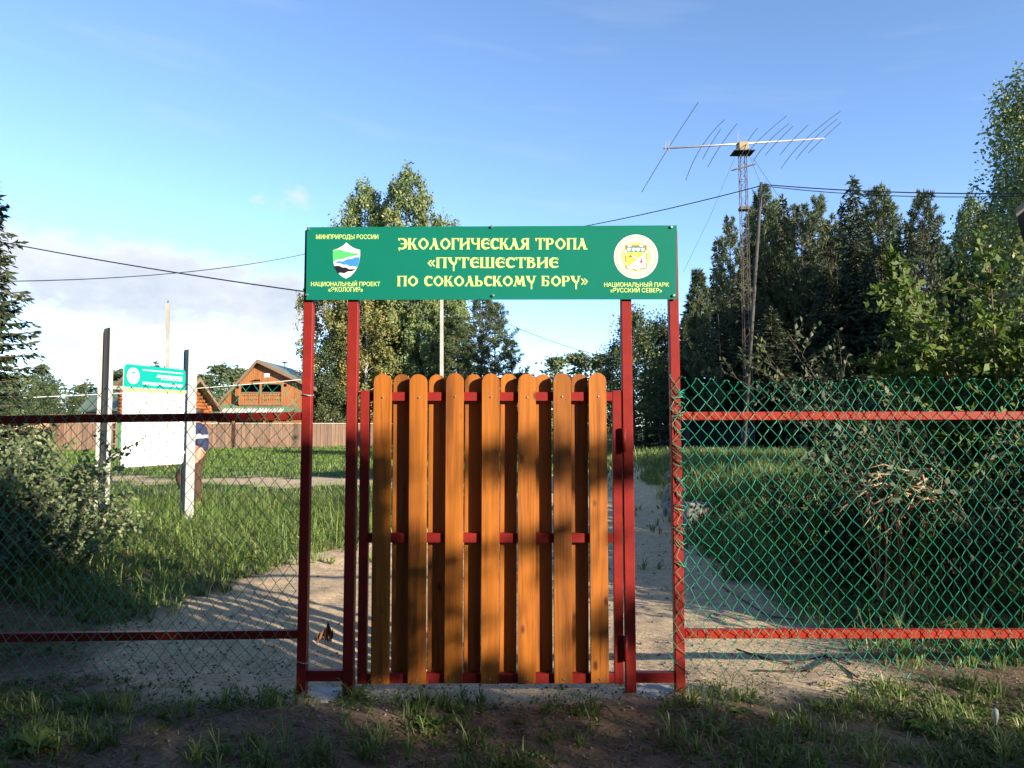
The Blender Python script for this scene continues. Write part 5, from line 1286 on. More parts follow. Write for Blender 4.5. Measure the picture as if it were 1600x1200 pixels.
for i, (px, py, lab) in enumerate(((978, 590, 'dark low conifer behind the inner hinge side post'), (1008, 520, 'dark conifer filling the gap between the hinge side posts'), (1040, 510, 'dark conifer directly behind the outer hinge side post'), (1078, 470, 'shaded conifer behind the young bluish pine'), (1112, 455, 'shaded conifer between the young pine and the wood'))):
    place(('spruce_b', 'pine_b', 'spruce_a')[i % 3], px, py, 49 + i, lab, i*1.7, 1.5)
UG = 'shaded low spruces at the wood edge'
ORD = ('leftmost', 'second from left', 'third from left', 'fourth from left', 'middle one', 'fourth from right', 'third from right', 'second from right', 'rightmost')
for i, px in enumerate((1065, 1130, 1205, 1245, 1310, 1380, 1440, 1500, 1560)):
    place('spruce_b' if i % 2 else 'spruce_a', px, 560 - 40*(i % 3), 36 + (i % 2)*1.5, 'low shaded spruce at the foot of the wood, ' + ORD[i] + ' of nine', i*0.9, 1.7, UG)
# tall trees on the sunny side, right of the picture, whose shade lies over the wood
SG = 'tall trees right of the picture'
for i in range(22):
    a_ = i/21; x = lerp(27, 56, a_) + 2.5*math.sin(i*2.1); y = lerp(13, 33, a_) + 5*math.sin(i*1.7 + 1)
    place(('spruce_a', 'pine_b', 'spruce_b')[i % 3], 0, 0, y, 'tall conifer standing right of the picture on the sunny side', i*1.1, 1.9, SG, x=x, H=14.3 + 4.2*a_ + 1.3*math.sin(i*3.3))
# far tree line beyond fence and houses, left
LG = 'far tree line behind the fences'
rr2 = random.Random(5)
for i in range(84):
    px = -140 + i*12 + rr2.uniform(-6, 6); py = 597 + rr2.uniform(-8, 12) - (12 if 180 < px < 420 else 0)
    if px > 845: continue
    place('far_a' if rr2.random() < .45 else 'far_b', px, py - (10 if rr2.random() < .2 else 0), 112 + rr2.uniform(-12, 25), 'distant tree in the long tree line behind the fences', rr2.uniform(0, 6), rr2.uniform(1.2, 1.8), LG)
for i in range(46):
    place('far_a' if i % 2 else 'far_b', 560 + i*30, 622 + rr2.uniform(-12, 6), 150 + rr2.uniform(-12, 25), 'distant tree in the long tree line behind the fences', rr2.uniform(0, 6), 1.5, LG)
place('leafy_a', 66, 572, 80, 'pale taller tree standing out of the far tree line', 1.0, 1.0)
for px, py, lab in ((20, 622, 'leafy thicket by the left edge behind the fence'), (75, 610, 'bright leafy thicket left of the log cabin'), (118, 618, 'small leafy tree touching the log cabin eave')):
    place('leafy_b', px, py, 68, lab, px, 1.6)

# big birch at the right edge
rt_ = birch('birch_tree', 31, 11.3, 2.2, 'large birch leaning into the picture at the right edge', M['birchleaf'], base=0.22, nl=56, leaf=0.115, hang=1.6, thick=2.2)
rt_.location = (P(1660, 0, 19).x, 19, 0.3)
# dark conifer branches at the left edge
lt = spruce('larch_tree', 41, 4.5, 1.15, 'dark drooping conifer reaching in from the left edge', base=0.16, dens=5.5, spray=0.115, droop=0.10, step=0.17)
lt.location = (P(-28, 0, 9.0).x, 9.0, 0.1)

# ------------------------------------------------------------------ bushes near the fence
def bush(name, seed, H, R, label, mat, nst=16, leaf=0.05, tw=9, per=16, lean=0.5, cat='bush', spread=1.0, stemmat=None, low=0.25, aspect=0.55):
    rng = np.random.default_rng(seed); root = empty(name, (0, 0, 0), 0, label, cat)
    m = MB(); C = []; D = []; T = []
    for i in range(nst):
        az = i*2.39996 + rng.normal()*0.4; rad = R*lean*(0.25 + 0.95*math.sqrt(rng.random())); h = H*(0.62 + 0.4*rng.random())*(1 - 0.35*(rad/R)**2)
        b = np.array([math.cos(az), math.sin(az)*spread, 0])
        p0 = b*0.12*R*rng.random(); sv = rng.normal(size=3)*0.06; sv[2] = 0
        f = lambda s: p0 + b*rad*s**1.25*1.6 + np.array([0, 0, h*(s - 0.16*s*s)/0.84]) + sv*math.sin(s*7)
        m.tube([f(s) for s in np.linspace(0, 1, 7)], list(np.linspace(0.013, 0.003, 7)*(0.6 + H*0.25)), 5, False)
        for j in range(tw):
            s = low + (1-low)*(j + rng.random())/tw; o = f(s); td = unit((b*0.5 + rng.normal(size=3)*0.7 + np.array([0, 0, 0.55]))[None])[0]; L = (0.16 + 0.24*rng.random())*R*(1.15 - 0.55*s)*1.3
            m.tube([o, o + td*L*.5 + np.array([0, 0, .01]), o + td*L], [0.0045, 0.003, 0.0015], 3, False)
            tn = 0.2 + 0.5*rng.random()
            for q in range(per):
                u = (q+1)/per; C.append(o + td*L*u + rng.normal(size=3)*0.012); dd = td*0.5 + rng.normal(size=3)*0.8; dd[2] += 0.1; D.append(dd); T.append(tn)
    m.build('stem', stemmat or M['bark'], root, True)
    C = np.array(C); D = np.array(D); N_ = np.tile(np.array([[0.55, -0.5, 0.65]]), (len(C), 1))
    crown('foliage', C, leaf, mat, root, rng, tint=np.array(T), dirs=D, aspect=aspect, normals=N_, fold=True)
    return root
M['twig'] = paint('tan_stem', (0.20, 0.12, 0.06), 0.8, 0.3, 9)
b = bush('bush', 51, 1.12, 0.85, 'grey green leafy bush behind the shaded fence at the left edge', M['willow'], 34, 0.046, 15, 18, 0.47); b.location = (-4.0, 5.8, hz(-4.0, 5.8))
b = bush('bush', 52, 0.80, 0.62, 'lower grey green bush between the left bush and the board posts', M['willow'], 26, 0.040, 13, 16, 0.55); b.location = (-3.8, 6.25, hz(-3.8, 6.25)-.05)
b = bush('bush', 53, 0.85, 0.7, 'dark lower bush filling the corner at the left picture edge', M['shade_dark_leaf'], 22, 0.05, 11, 15, 0.6); b.location = (-4.0, 5.0, hz(-4.0, 5.0))
b = bush('bush', 54, 3.2, 1.3, 'tall fresh green bush rising over the fence at the right edge', M['hazel'], 34, 0.082, 22, 20, 0.45, stemmat=M['twig'], low=0.2, aspect=0.6); b.location = (4.6, 6.9, hz(4.6, 6.9))
b = bush('bush', 55, 1.7, 1.2, 'dark leafy bush behind the right fence under the tall bush', M['shade_dark_leaf'], 26, 0.07, 12, 15, 0.6); b.location = (3.7, 6.1, hz(3.7, 6.1))
b = bush('bush', 56, 1.0, 0.85, 'low dark bush behind the middle of the right fence', M['shade_dark_leaf'], 24, 0.055, 11, 15, 0.6); b.location = (3.1, 6.6, hz(3.1, 6.6))
b = bush('bush', 57, 2.3, 1.5, 'shaded bush behind the brush pile', M['shade_dark_leaf'], 26, 0.075, 12, 14, 0.6); b.location = (4.6, 9.2, hz(4.6, 9.2))
b = bush('bush', 58, 1.5, 1.2, 'dark bush at the far corner of the right fence', M['shade_dark_leaf'], 24, 0.065, 12, 14, 0.6); b.location = (4.0, 5.0, hz(4.0, 5.0))
b = bush('weed_plant', 59, 0.62, 0.32, 'pale yellow green leafy weed catching the sun behind the right fence', M['hazel'], 10, 0.04, 9, 12, 0.5, cat='plant'); b.location = (2.38, 6.3, hz(2.38, 6.3)+.25)
b = bush('weed_plant', 60, 0.5, 0.3, 'small leafy weed growing beside the brush pile', M['hazel'], 8, 0.045, 8, 10, 0.5, cat='plant'); b.location = (2.95, 5.55, hz(2.95, 5.55)+.3)
# brush pile of dry branches
M['dry'] = paint('dry_twig', (0.34, 0.22, 0.12), 0.85, 0.25, 12)
bp = empty('brush_pile', (2.86, 5.55, hz(2.86, 5.55)), 0, 'heap of dry tan branches among the dark bushes', 'brush pile')
r = random.Random(6)
for k in range(64):
    a = r.uniform(0, 6.28); L = r.uniform(.18, .52); o = Vector((r.uniform(-.22, .22), r.uniform(-.2, .15), r.uniform(.92, 1.14)))
    d = Vector((math.cos(a), math.sin(a)*.6, r.uniform(-.8, .15)))
    if k < 14: o = Vector((r.uniform(-.15, .15), r.uniform(-.1, .1), 0)); d = Vector((r.uniform(-.25, .25), r.uniform(-.15, .15), 1.0)); L = r.uniform(.9, 1.12)
    MB().tube([o, o + d*L*.35 + Vector((0, 0, r.uniform(.01, .05))), o + d*L*.7 + Vector((r.uniform(-.04, .04), 0, r.uniform(0, .05))), o + d*L], [0.008, 0.007, 0.005, 0.0025], 5).build('branch', M['dry'], bp, True)

# ------------------------------------------------------------------ grass
M['grass'] = foliage('grass_blade', (0.065, 0.105, 0.014), (0.175, 0.245, 0.038), (0.38, 0.35, 0.12), 0.4, 0.06)
M['lawn'] = foliage('lawn_blade', (0.10, 0.17, 0.02), (0.18, 0.28, 0.035), (0.28, 0.32, 0.07), 0.4, 0.04)
def grass(name, X, Y, h, w, rng, mat, lean=0.5, zoff=-0.01, clump=0):
    """clump = blades per tuft: each (X, Y) then grows a tuft of blades bending outwards"""
    if clump:
        n0 = len(X); k = rng.integers(max(2, clump//2), clump + clump//2 + 1, n0); idx_ = np.repeat(np.arange(n0), k); n = len(idx_)
        az = rng.random(n)*6.283; r_ = h[idx_]*0.16*rng.random(n)
        X = X[idx_] + np.cos(az)*r_; Y = Y[idx_] + np.sin(az)*r_; h = h[idx_]*(0.45 + 0.75*rng.random(n)); w = w[idx_]*(0.7 + 0.6*rng.random(n)); tt_ = rng.random(n0)[idx_]*0.35
    else:
        n = len(X); az = rng.random(n)*6.283; tt_ = rng.random(n)*0.2
    Z = height(X, Y) + zoff
    d = np.stack([np.cos(az), np.sin(az), np.zeros(n)], 1); az2 = az + rng.normal(size=n)*0.5 + PI/2; s = np.stack([np.cos(az2), np.sin(az2), np.zeros(n)], 1)
    b = np.stack([X, Y, Z], 1); h = h[:, None]; w = w[:, None]; ln = (lean*(0.15 + 0.85*rng.random(n)**0.8))[:, None]
    up = np.array([[0, 0, 1.0]])
    p1 = b + up*h*0.45 + d*h*ln*0.16; p2 = b + up*h*(0.82 - 0.10*ln) + d*h*ln*0.48; p3 = b + up*h*(1 - 0.42*ln) + d*h*ln*0.95
    V = np.stack([b - s*w*.4, b + s*w*.4, p1 - s*w*.5, p1 + s*w*.5, p2 - s*w*.34, p2 + s*w*.34, p3], 1).reshape(-1, 3)
    base = (np.arange(n)*7)[:, None]
    Fc = np.concatenate([base + np.array([q]) for q in ([0, 1, 2], [1, 3, 2], [2, 3, 4], [3, 5, 4], [4, 5, 6])], 0)
    t = np.clip(0.05 + 0.5*fbm(X*1.1 + 7, Y*1.1, 3) + tt_ + rng.normal(size=n)*0.12, 0, 1)
    t = np.where(rng.random(n) < 0.05, 0.98, t)
    o = link(name, fast_mesh(name, V, Fc, np.repeat(t, 7)), mat); o['kind'] = 'stuff'
    return o
def scatter(n, x0, x1, y0, y1, rng, dens):
    X = rng.uniform(x0, x1, n); Y = rng.uniform(y0, y1, n); k = rng.random(n) < dens(X, Y); return X[k], Y[k]
g = np.random.default_rng(101)
inview = lambda X, Y, m=0.6: (np.abs(X) < 0.73*Y + m)
# foreground tufts
tc_ = g.uniform([-2.75, 2.75], [2.75, 3.95], (90, 2))
def tufts(X, Y, cen, rad):
    d2 = ((X[:, None]-cen[None, :, 0])**2 + (Y[:, None]-cen[None, :, 1])**2); return np.exp(-d2/rad**2).max(1)
FC = np.array([(-2.35, 3.72), (-2.15, 3.5), (-2.5, 3.4), (-2.05, 3.75), (-2.45, 3.85), (-1.9, 3.42), (-2.2, 3.25), (-1.62, 3.72), (-1.25, 3.88), (-1.45, 3.9), (-1.15, 3.35), (-1.3, 3.3), (-1.05, 3.25), (-0.85, 3.28), (-0.80, 3.9),
               (-0.62, 3.40), (-0.38, 3.62), (-0.2, 3.45), (-0.28, 3.86), (-0.45, 3.86), (-0.12, 3.22), (0.05, 3.25), (0.3, 3.75), (0.25, 3.5), (0.85, 3.78), (0.92, 3.60), (1.15, 3.95), (0.75, 3.4), (1.1, 3.35), (1.35, 3.55), (1.25, 3.2), (1.0, 3.2), (1.55, 3.35), (1.75, 3.3),
               (1.6, 3.75), (1.85, 3.85), (2.0, 3.6), (2.2, 3.75), (2.35, 3.95), (2.15, 3.35), (2.4, 3.45), (1.9, 3.2), (2.05, 4.1), (2.5, 4.1), (2.7, 3.7)])
def dfore(X, Y):
    t = tufts(X, Y, FC, 0.13); m = fbm(X*4, Y*4, 3)
    side = sstep(-1.7, -2.1, X)*0.55 + sstep(1.55, 2.0, X)*0.5
    return np.clip(t*0.9*(0.4+m) + side*(m > 0.42)*0.8 + 0.02, 0, 1)*inview(X, Y)
X, Y = scatter(6500, -3.2, 3.2, 2.6, 4.25, g, dfore)
grass('foreground_grass', X, Y, 0.025 + 0.10*g.random(len(X))**2.0*(0.35 + tufts(X, Y, FC, 0.16)), 0.004 + 0.0035*g.random(len(X)), g, M['grass'], 1.1, clump=9)
X, Y = scatter(380, -3.0, 3.0, 2.8, 4.1, g, lambda X, Y: tufts(X, Y, FC, 0.12)*inview(X, Y))
grass('long_foreground_grass', X, Y, 0.08 + 0.11*g.random(len(X)), 0.0042 + 0.003*g.random(len(X)), g, M['grass'], 1.0, clump=7)
# tall bright grass left of the path
def dmid(X, Y):
    pm = path_mask(X, Y); m = fbm(X*1.7 + 3, Y*1.7, 3); cross = sstep(15.5, 14, Y)
    return np.clip((1-pm)*(0.15 + 1.3*m)*cross, 0, 1)*inview(X, Y)
X, Y = scatter(22000, -11, -0.6, 5.4, 15.5, g, dmid)
hh = (0.08 + 0.27*g.random(len(X))**1.8)*(0.35 + 1.1*fbm(X*1.3, Y*1.3 + 5, 3))*sstep(-1.0, -3.0, X - 0.15*(Y-8)) + 0.05
grass('tall_grass', X, Y, hh*.72, 0.005 + 0.006*g.random(len(X)), g, M['grass'], 1.45, clump=10)
# sparse tufts on the path and verge behind the gate
X, Y = scatter(7000, -2.5, 3.2, 7.5, 24, g, lambda X, Y: inview(X, Y)*np.clip((1-path_mask(X, Y))*0.8 + 0.25*(fbm(X*1.5, Y*1.5, 3) > 0.60), 0, 1))
grass('verge_grass', X, Y, 0.05 + 0.16*g.random(len(X)), 0.007 + 0.006*g.random(len(X)), g, M['grass'], 1.1, clump=8)
# right bank
X, Y = scatter(15000, 1.4, 11, 4.4, 20, g, lambda X, Y: inview(X, Y)*np.clip((1-path_mask(X, Y))*(0.3 + fbm(X*1.5, Y*1.5, 3)), 0, 1))
grass('bank_grass', X, Y, 0.08 + 0.30*g.random(len(X))**1.6, 0.006 + 0.007*g.random(len(X)), g, M['grass'], 1.1, clump=8)
# lawn to the fences
def dl(X, Y): return inview(X, Y, 2)*np.clip((1-path_mask(X, Y))*np.clip(22/Y, 0.25, 1)*(0.5 + fbm(X*.5, Y*.5, 3)), 0, 1)
X, Y = scatter(170000, -46, 14, 14, 60, g, dl)
grass('lawn_grass', X, Y, (0.06 + 0.12*g.random(len(X)))*(0.5 + 1.2*fbm(X*.35, Y*.35, 3)), (0.012 + 0.010*g.random(len(X)))*(Y/22), g, M['lawn'], 1.1)
X, Y = scatter(50000, 2, 40, 18, 40, g, lambda X, Y: inview(X, Y, 2)*0.8)
grass('wood_edge_grass', X, Y, 0.10 + 0.22*g.random(len(X)), 0.016 + 0.016*g.random(len(X)), g, M['grass'], 0.9)
X, Y = scatter(1500, -9, -1.0, 5.6, 13, g, dmid)
grass('long_grass', X, Y, (0.17 + 0.17*g.random(len(X)))*sstep(-0.8, -2.6, X - 0.15*(Y-8)) + .05, 0.005 + 0.004*g.random(len(X)), g, M['lawn'], 1.35, clump=6)
# low leafy ground cover between the tufts
def ground_cover(name, n, x0, x1, y0, y1, dens, size, rng, mat, hmax):
    X, Y = scatter(n, x0, x1, y0, y1, rng, dens); k = 7; m_ = len(X); ii = np.repeat(np.arange(m_), k); az = rng.random(m_*k)*6.283; r_ = rng.random(m_*k)*size*2.2
    C = np.stack([X[ii] + np.cos(az)*r_, Y[ii] + np.sin(az)*r_, np.zeros(m_*k)], 1); C[:, 2] = height(C[:, 0], C[:, 1]) + hmax*rng.random(m_*k)
    D_ = np.stack([np.cos(az), np.sin(az), 0.35 + 0*az], 1); V_, F_ = leaf_quads(C, size, rng, dirs=D_, aspect=.62, normals=np.tile([[.1, -.2, 1.0]], (m_*k, 1)), fold=True)
    t = np.clip(rng.random(m_)[ii]*.7 + rng.normal(size=m_*k)*.12, 0, 1); o = link(name, fast_mesh(name, V_, F_, np.repeat(t, 4)), mat); o['kind'] = 'stuff'
ground_cover('ground_cover', 9000, -3, 3, 2.7, 4.2, lambda X, Y: np.clip(dfore(X, Y)*0.8 + 0.12*(fbm(X*3+1, Y*3, 3) > .55), 0, 1), .016, g, M['hazel'], .03)
ground_cover('bank_ground_cover', 15000, -8, 8, 4.6, 12, lambda X, Y: np.clip((1-path_mask(X, Y))*(fbm(X*1.5+1, Y*1.5, 3) > .5), 0, 1)*inview(X, Y), .03, g, M['hazel'], .14)
# a few seeding stalks above the tall grass
X, Y = scatter(260, -8, -1.2, 6.5, 13, g, lambda X, Y: (1-path_mask(X, Y))*inview(X, Y))
grass('seed_stalks', X, Y, 0.35 + 0.3*g.random(len(X)), 0.006 + 0*X, g, M['lawn'], 0.4, clump=3)

# broad-leaved weeds in the foreground, one by one
def rosette(name, x, y, n, L, label, rng, upright=0.4):
    root = empty(name, (x, y, hz(x, y)-.005), 0, label, 'plant', 'broad leaved weeds in the bare soil')
    for k in range(n):
        az = k*2.4 + rng.uniform(-.3, .3); l = L*rng.uniform(.7, 1.1); w = l*0.26; m = MB(); d = Vector((math.cos(az), math.sin(az), 0)); s = Vector((-d.y, d.x, 0)); up = upright*rng.uniform(.5, 1.4)
        rows = []
        for i in range(6):
            t = i/5; c = d*l*t + Vector((0, 0, l*(up*t - 0.45*up*t*t - 0.12*t**3))); ww = w*math.sin(PI*min(1, 0.06 + t*0.94))**0.8
            rows += [c - s*ww + Vector((0, 0, ww*.35)), c, c + s*ww + Vector((0, 0, ww*.35))]
        m.add(rows, [(3*i+j, 3*i+j+1, 3*i+j+4, 3*i+j+3) for i in range(5) for j in range(2)])
        me = m.mesh('leaf'); a = me.attributes.new('tint', 'FLOAT', 'POINT'); a.data.foreach_set('value', [rng.uniform(.2, .8)]*len(me.vertices))
        link('leaf', me, M['hazel'], root, True)
rw = random.Random(12)
rosette('weed_plant', -0.365, 3.60, 5, 0.13, 'broad leaved weed with one bright upright leaf below the gate', rw, 0.9)
rosette('weed_plant', 0.02, 3.24, 7, 0.12, 'broad leaved weed at the bottom edge under the gate middle', rw)
rosette('weed_plant', -0.15, 3.18, 6, 0.11, 'low dark weed rosette at the bottom edge left of the middle', rw)
rosette('weed_plant', 0.33, 3.74, 7, 0.07, 'small round leaved weed under the bent dry stalk', rw)
rosette('weed_plant', -2.2, 3.86, 8, 0.10, 'leafy weed clump beside the coil of dead grass at lower left', rw, 0.8)
rosette('weed_plant', -2.05, 3.30, 8, 0.13, 'large leaved weed in the lower left corner', rw, 0.9)
rosette('weed_plant', 1.12, 3.72, 6, 0.09, 'flat rounded weed on the sand right of the gate', rw)
rosette('weed_plant', 1.95, 3.55, 7, 0.10, 'leafy weed at lower right among the sunny grass', rw, .8)
# white folded flower bud
fbx, fby = P(1556, 1170, 3.45).x, 3.45
o = empty('bindweed_bud', (fbx, fby, hz(fbx, fby)), 0, 'single furled white flower bud in the grass at lower right', 'flower')
MB().tube([(0, 0, 0), (.004, 0, .07)], 0.003, 5).build('stalk', M['hazel'], o)
m = MB(); m.lathe([(0.003, 0), (.010, .025), (.014, .05), (.011, .068), (0.001, .075)], (.004, 0, .068), 10); m.build('bud', paint('petal_white', (.62, .68, .52), .6), o, True)
# dry leaf and stalks
dlx, dly = P(506, 1005, 5.0).x, 5.02
o = empty('dry_leaf', (dlx, dly, hz(dlx, dly)), 0.4, 'curled brown dead leaf standing on the sand left of the gate', 'leaf')
for k, (a, b, c_) in enumerate((((-.05, 0, 0), (-.035, .01, .09), (.0, .03, .02)), ((.0, .0, 0), (.02, 0, .155), (.05, .02, .03)), ((-.04, 0, .03), (.0, 0, .11), (.03, .02, 0)), ((.02, .01, 0), (.055, .0, .10), (.045, .03, .0)))):
    m = MB(); a, b, c_ = map(Vector, (a, b, c_)); m.add([a, (a+b)/2 + Vector((-.012, -.012, 0)), b, (b+c_)/2 + Vector((.008, -.01, 0)), c_, (a+b+c_)/3 + Vector((0, .02, 0))], [(0, 1, 5), (1, 2, 5), (2, 3, 5), (3, 4, 5)]); m.build('lobe', M['leafbrown'], o)
M['stalk'] = paint('dark_stalk', (0.07, 0.045, 0.028), 0.9)
sx = 0.42
o = MB().tube([(sx, 3.72, 0.02), (sx+.01, 3.70, .06), (sx+.035, 3.68, .075), (sx+.075, 3.64, .045), (sx+.09, 3.6, .0), (sx+.088, 3.58, -.01)], [.0035, .0035, .003, .003, .003, .003], 5).build('bent_stalk', M['stalk'], None, True); tag(o, 'bent brown dry stalk arching out of the soil before the gate', 'stalk')
for i, (pa_, lab) in enumerate(((((1150, 1018, 4.55), (1200, 1030, 4.45), (1240, 1036, 4.42), (1290, 1028, 4.42), (1340, 1062, 4.2)), 'long dark forked twig lying under the right fence'),
                         (((1260, 1050, 4.3), (1300, 1032, 4.4), (1335, 1045, 4.32)), 'short twig crossing the long one under the right fence'),
                         (((1180, 1052, 4.28), (1230, 1047, 4.3), (1270, 1048, 4.3)), 'thin straight twig on the sand below the right fence'),
                         (((1128, 920, 6.2), (1200, 960, 5.3), (1250, 965, 5.2)), 'pale branch lying on the shaded path behind the right fence'))):
    pts = []
    for px, py, d in pa_:
        t = math.atan((py-600)/F) - PITCH; d = CAMH/math.tan(t); x = P(px, py, d).x; pts.append((x, d, hz(x, d) + .012))
    tag(MB().tube(pts, 0.006, 5).build('twig', M['stalk'], None, True), lab, 'twig', 'twigs on the sand')
# stones by the path
M['stone'] = paint('pale_stone', (0.17, 0.155, 0.145), 0.9, 0.3, 6, bump=0.6)
def rock(x, y, s, seed, label, name='stone', group=None, zo=0.3):
    bm = bmesh.new(); bmesh.ops.create_icosphere(bm, subdivisions=3, radius=1)
    for v in bm.verts:
        n = mnoise.noise(v.co*1.3 + Vector((seed*9.1, 0, 0)))*0.35 + mnoise.noise(v.co*3.1 + Vector((seed*3.3, 5, 0)))*0.12; v.co *= 1 + n
        v.co.x *= s[0]; v.co.y *= s[1]; v.co.z *= s[2]
    me = bpy.data.meshes.new(name); bm.to_mesh(me); bm.free(); o = link(name, me, M['stone'], None, True); o.location = (x, y, hz(x, y) + s[2]*zo); tag(o, label, 'stone', group); return o
for i, (px, d, s, lab) in enumerate(((1044, 14.5, (.20, .2, .16), 'white topped stone, farthest of the row beside the path'), (1040, 13.3, (.17, .18, .14), 'grey stone second from the far end of the row'), (1046, 12.3, (.22, .2, .19), 'largest grey stone in the row beside the path'), (1042, 11.5, (.15, .2, .14), 'rounded stone next to the largest one'), (1050, 10.9, (.18, .18, .15), 'near stone of the row by the red post'))):
    rock(P(px, 0, d).x, d, s, i, lab, group='stones along the path')
o = MB().box((0, 0, 0.14), (0.42, 0.3, 0.32)).build('concrete_block', M['stone'], None, bevel=0.02); bxx = P(1072, 0, 10.2).x; o.location = (bxx, 10.2, hz(bxx, 10.2)); o.rotation_euler = (0, .05, .4); tag(o, 'grey concrete block behind the corner of the right fence', 'block')
# fallen pale board and log in the far left grass
o = MB().beam((P(-20, 0, 40).x, 40, .12), (P(84, 0, 43).x, 42, .12), .3, .2).build('timber_beam', M['capwood'], None, bevel=.02); tag(o, 'pale timber beam lying in the far left grass', 'beam')
# pebbles and crumbs in the foreground
def pebbles(n, x0, x1, y0, y1, rng, lo, hi, name, mat):
    X = rng.uniform(x0, x1, n); Y = rng.uniform(y0, y1, n); S = lo + (hi-lo)*rng.random(n)**3
    oc = np.array([(1, 0, 0), (-1, 0, 0), (0, 1, 0), (0, -1, 0), (0, 0, .8), (0, 0, -.6)], float); fo = np.array([(0, 2, 4), (2, 1, 4), (1, 3, 4), (3, 0, 4), (2, 0, 5), (1, 2, 5), (3, 1, 5), (0, 3, 5)])
    V = oc[None]*S[:, None, None]*(0.7 + .6*rng.random((n, 6, 1))); a = rng.random(n)*6.28; c, s = np.cos(a)[:, None], np.sin(a)[:, None]
    V = np.stack([V[:, :, 0]*c - V[:, :, 1]*s, V[:, :, 0]*s + V[:, :, 1]*c, V[:, :, 2]], -1) + np.stack([X, Y, height(X, Y) + S*.25], -1)[:, None, :]
    o = link(name, fast_mesh(name, V.reshape(-1, 3), (fo[None] + (np.arange(n)*6)[:, None, None]).reshape(-1, 3), np.zeros(n*6)), mat); o['kind'] = 'stuff'; return o
pebbles(5200, -2.8, 2.9, 2.9, 4.9, g, .0025, .012, 'gravel', M['stone'])
pebbles(2600, -3.6, 2.9, 4.9, 10, g, .003, .016, 'path_gravel', M['stone'])
pebbles(1200, -2.8, 2.9, 2.9, 4.6, g, .002, .009, 'soil_crumbs', paint('soil_crumb', (.10, .065, .04), .95, .3, 20))
# leaf litter / straw
def straw(n, x0, x1, y0, y1, rng, name, mat, L=.06):
    X = rng.uniform(x0, x1, n); Y = rng.uniform(y0, y1, n); a = rng.random(n)*6.28; l = L*(.3 + rng.random(n)); d = np.stack([np.cos(a)*l, np.sin(a)*l, rng.uniform(-.005, .012, n)], 1); s = np.stack([-np.sin(a), np.cos(a), np.zeros(n)], 1)*.0022
    c = np.stack([X, Y, height(X, Y) + .006], 1); V = np.stack([c - s, c + s, c + d + s*.5, c + d - s*.5], 1)
    o = link(name, fast_mesh(name, V.reshape(-1, 3), np.arange(4*n).reshape(n, 4), np.zeros(4*n)), mat); o['kind'] = 'stuff'
straw(2600, -2.8, 2.9, 2.9, 5.2, g, 'dead_grass', M['dry']); straw(700, -3.5, 2.5, 5, 9, g, 'path_litter', M['stalk'], .09)

# ------------------------------------------------------------------ the trees behind the photographer whose shade falls on the gate
# Leaves sit in real crowns 9-15 m back; (u, w) is where a leaf's shadow meets the plane of the gate.
def shade_tree(name, seed, dens, u0, u1, w0, w1, D0, D1, n, leaf, label, trunk_uw):
    rng = np.random.default_rng(seed); root = empty(name, (0, 0, 0), 0, label, 'tree')
    U = rng.uniform(u0, u1, n); W = rng.uniform(w0, w1, n); D = D0 + (D1-D0)*rng.random(n)
    k = rng.random(n) < dens(U, W); U, W, D = U[k], W[k], D[k]
    X = U + KX*D; Y = YG - D; Z = W + KZ*D; kk = Z > 0.15; C = np.stack([X, Y, Z], 1)[kk]
    Dm = (D0+D1)/2; tx = trunk_uw + KX*Dm; ty = YG - Dm
    m = MB(); ztop = float(np.percentile(C[:, 2], 90)); m.tube([(tx, ty, -.2), (tx+.1, ty, ztop*.5), (tx, ty+.1, ztop)], [.18, .13, .03], 8)
    for q in range(40):
        c = C[rng.integers(len(C))]; zz = max(0.8, c[2]*.6); m.tube([(tx+.05, ty, zz), ((tx+c[0])/2, (ty+c[1])/2, (zz+c[2])/2+.1), tuple(c)], [.04, .025, .008], 4, False)
    m.build('trunk', M['bark'], root, True)
    crown('crown', C, leaf, M['shadeleaf'], root, rng, droop=.3, aspect=.6)
    return root
def blob(U, W, u, w, ru, rw_): return np.exp(-(((U-u)/ru)**2 + ((W-w)/rw_)**2))
def dens_a(U, W):
    edge = 1.34 + .40*sstep(-1.25, -2.0, U) + 0.10*(fbm(U*2.2 + 5, W*0 + 1, 3) - .5)*2 - 0.05*sstep(-1.2, 0.6, U)
    top = sstep(edge + .10, edge - .06, W)
    base = lerp(0.95, 0.15, sstep(-1.02, -0.62, U))
    base = np.where(U > 0.68, lerp(0.15, 0.0, sstep(0.68, 0.86, U)), base)
    lumps = sstep(0.45, 0.60, fbm(U*2.3 + 11, W*3.0 + 3, 2))
    mid = np.where(U > -1.0, base*(0.06 + 3.6*lumps), base)
    d = top*mid
    # towards the ground everything is shaded again, with a few sun flecks
    low = sstep(0.16, -0.06, W)*(0.35 + 0.75*sstep(0.35, 0.6, fbm(U*2.2 + 2, W*4 + 8, 3)))
    low = np.where(U > 1.2, low*0.75, low)
    d = np.maximum(d, low)
    for (u, w, ru, rw_, k) in ((-2.65, -0.13, .75, .27, .98), (-1.0, -0.18, .45, .15, .95), (1.9, -0.08, 1.2, .32, .985), (1.0, -0.03, .5, .08, .8), (0.1, -.12, .3, .08, .75), (0.3, -.25, .25, .07, .6), (-1.15, 0.10, .25, .12, .5), (-0.2, .42, .45, .12, .45)):
        d = d*(1 - k*blob(U, W, u, w, ru, rw_))
    return np.clip(d, 0, 1)
shade_tree('shade_tree', 71, dens_a, -4.6, 0.9, -1.9, 1.95, 6.5, 10, 44000, .11, 'leafy tree standing behind the photographer, shading the gate', -2.6)
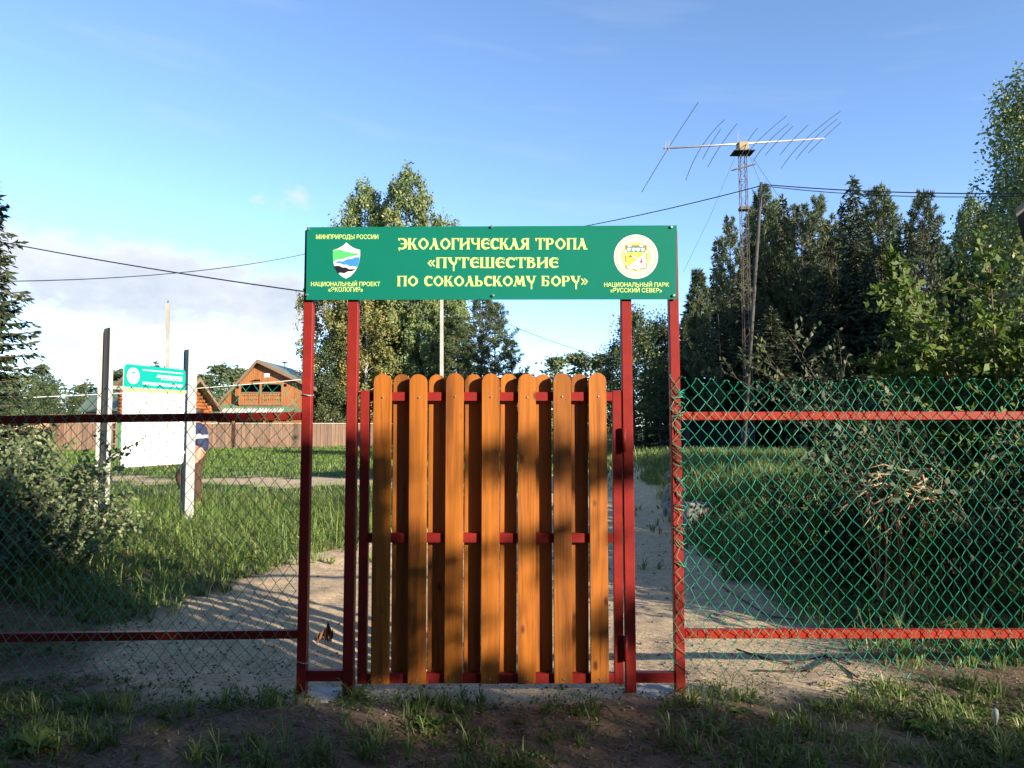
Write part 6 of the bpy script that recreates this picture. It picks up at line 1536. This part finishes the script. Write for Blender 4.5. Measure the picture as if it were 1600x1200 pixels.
shade_tree('shade_tree', 72, lambda U, W: dens_a(U, W)*(U > .9), 0.9, 3.2, -1.9, .3, 9, 12, 14000, .11, 'low leafy tree behind the photographer, shading the grass', 2.4)
def dens_b(U, W):
    top = np.interp(U, [3, 4.2, 5, 6, 7, 9, 11], [0.5, 1.1, 1.35, 1.65, 1.7, 2.0, 2.6]) + 0.7*(fbm(U*.9 + 3, W*0, 3) - .5)*2
    return np.clip(sstep(top + .2, top - .2, W)*sstep(3.8, 4.5, U)*(0.10 + sstep(.35, .55, fbm(U*1.3, W*1.3, 3))), 0, 1)
shade_tree('shade_tree', 73, dens_b, 3.0, 9.0, -2.5, 4.2, 8, 13, 42000, .16, 'broad leafy tree behind the photographer, shading the bushes', 6.0)
shade_tree('shade_tree', 74, dens_b, 9.0, 15.0, -2.5, 4.2, 8, 13, 34000, .16, 'second broad leafy tree behind the photographer on the right', 12.0)

# unseen trees added behind and left of the camera to block sky light
BH = 'unseen trees added behind the camera'
rk = random.Random(77)
for i, (x, y, H, k, wid) in enumerate(((-3, -3.5, 12, 'spruce_b', 1.3), (-6, -2.5, 13, 'birch_b', 1.0), (-9, -1, 12, 'spruce_a', 1.3), (-11, 2, 11, 'leafy_b', 1.0), (-1.5, -6.5, 14, 'pine_b', 1.2), (-5, -8, 15, 'spruce_a', 1.3), (-9, -6, 14, 'birch_a', 1.1), (-13, -4, 14, 'spruce_b', 1.3), (1.5, -5, 9, 'leafy_a', 1.0),
    (2, -9, 15, 'spruce_b', 1.2), (-2, -12, 16, 'pine_a', 1.2), (-8, -13, 16, 'spruce_a', 1.3), (-15, -10, 15, 'birch_b', 1.1), (5, -12, 16, 'spruce_a', 1.2))):
    place(k, 0, 0, y, 'unseen tall tree added behind the camera to block sky light', rk.uniform(0, 6), wid, BH, x=x, H=H)
for i, (u, D, H) in enumerate(((-5.2, 8.5, 25), (-9.0, 9.5, 26))):
    place('pine_a', 0, 0, YG - D, 'unseen tall pine with a high crown, added behind the camera to block sky light', rk.uniform(0, 6), 1.25, BH, x=u + KX*D, H=H)
for i in range(46):
    a = math.radians(lerp(-105, 108, i/45)); rad = rk.uniform(46, 62); x, y = -math.sin(a)*rad, -math.cos(a)*rad
    place(('spruce_a', 'pine_b', 'spruce_b', 'birch_b')[i % 4], 0, 0, y, 'unseen distant tree added far behind the camera to block low sky light', rk.uniform(0, 6), 1.6, BH, x=x, H=rk.uniform(10, 13))
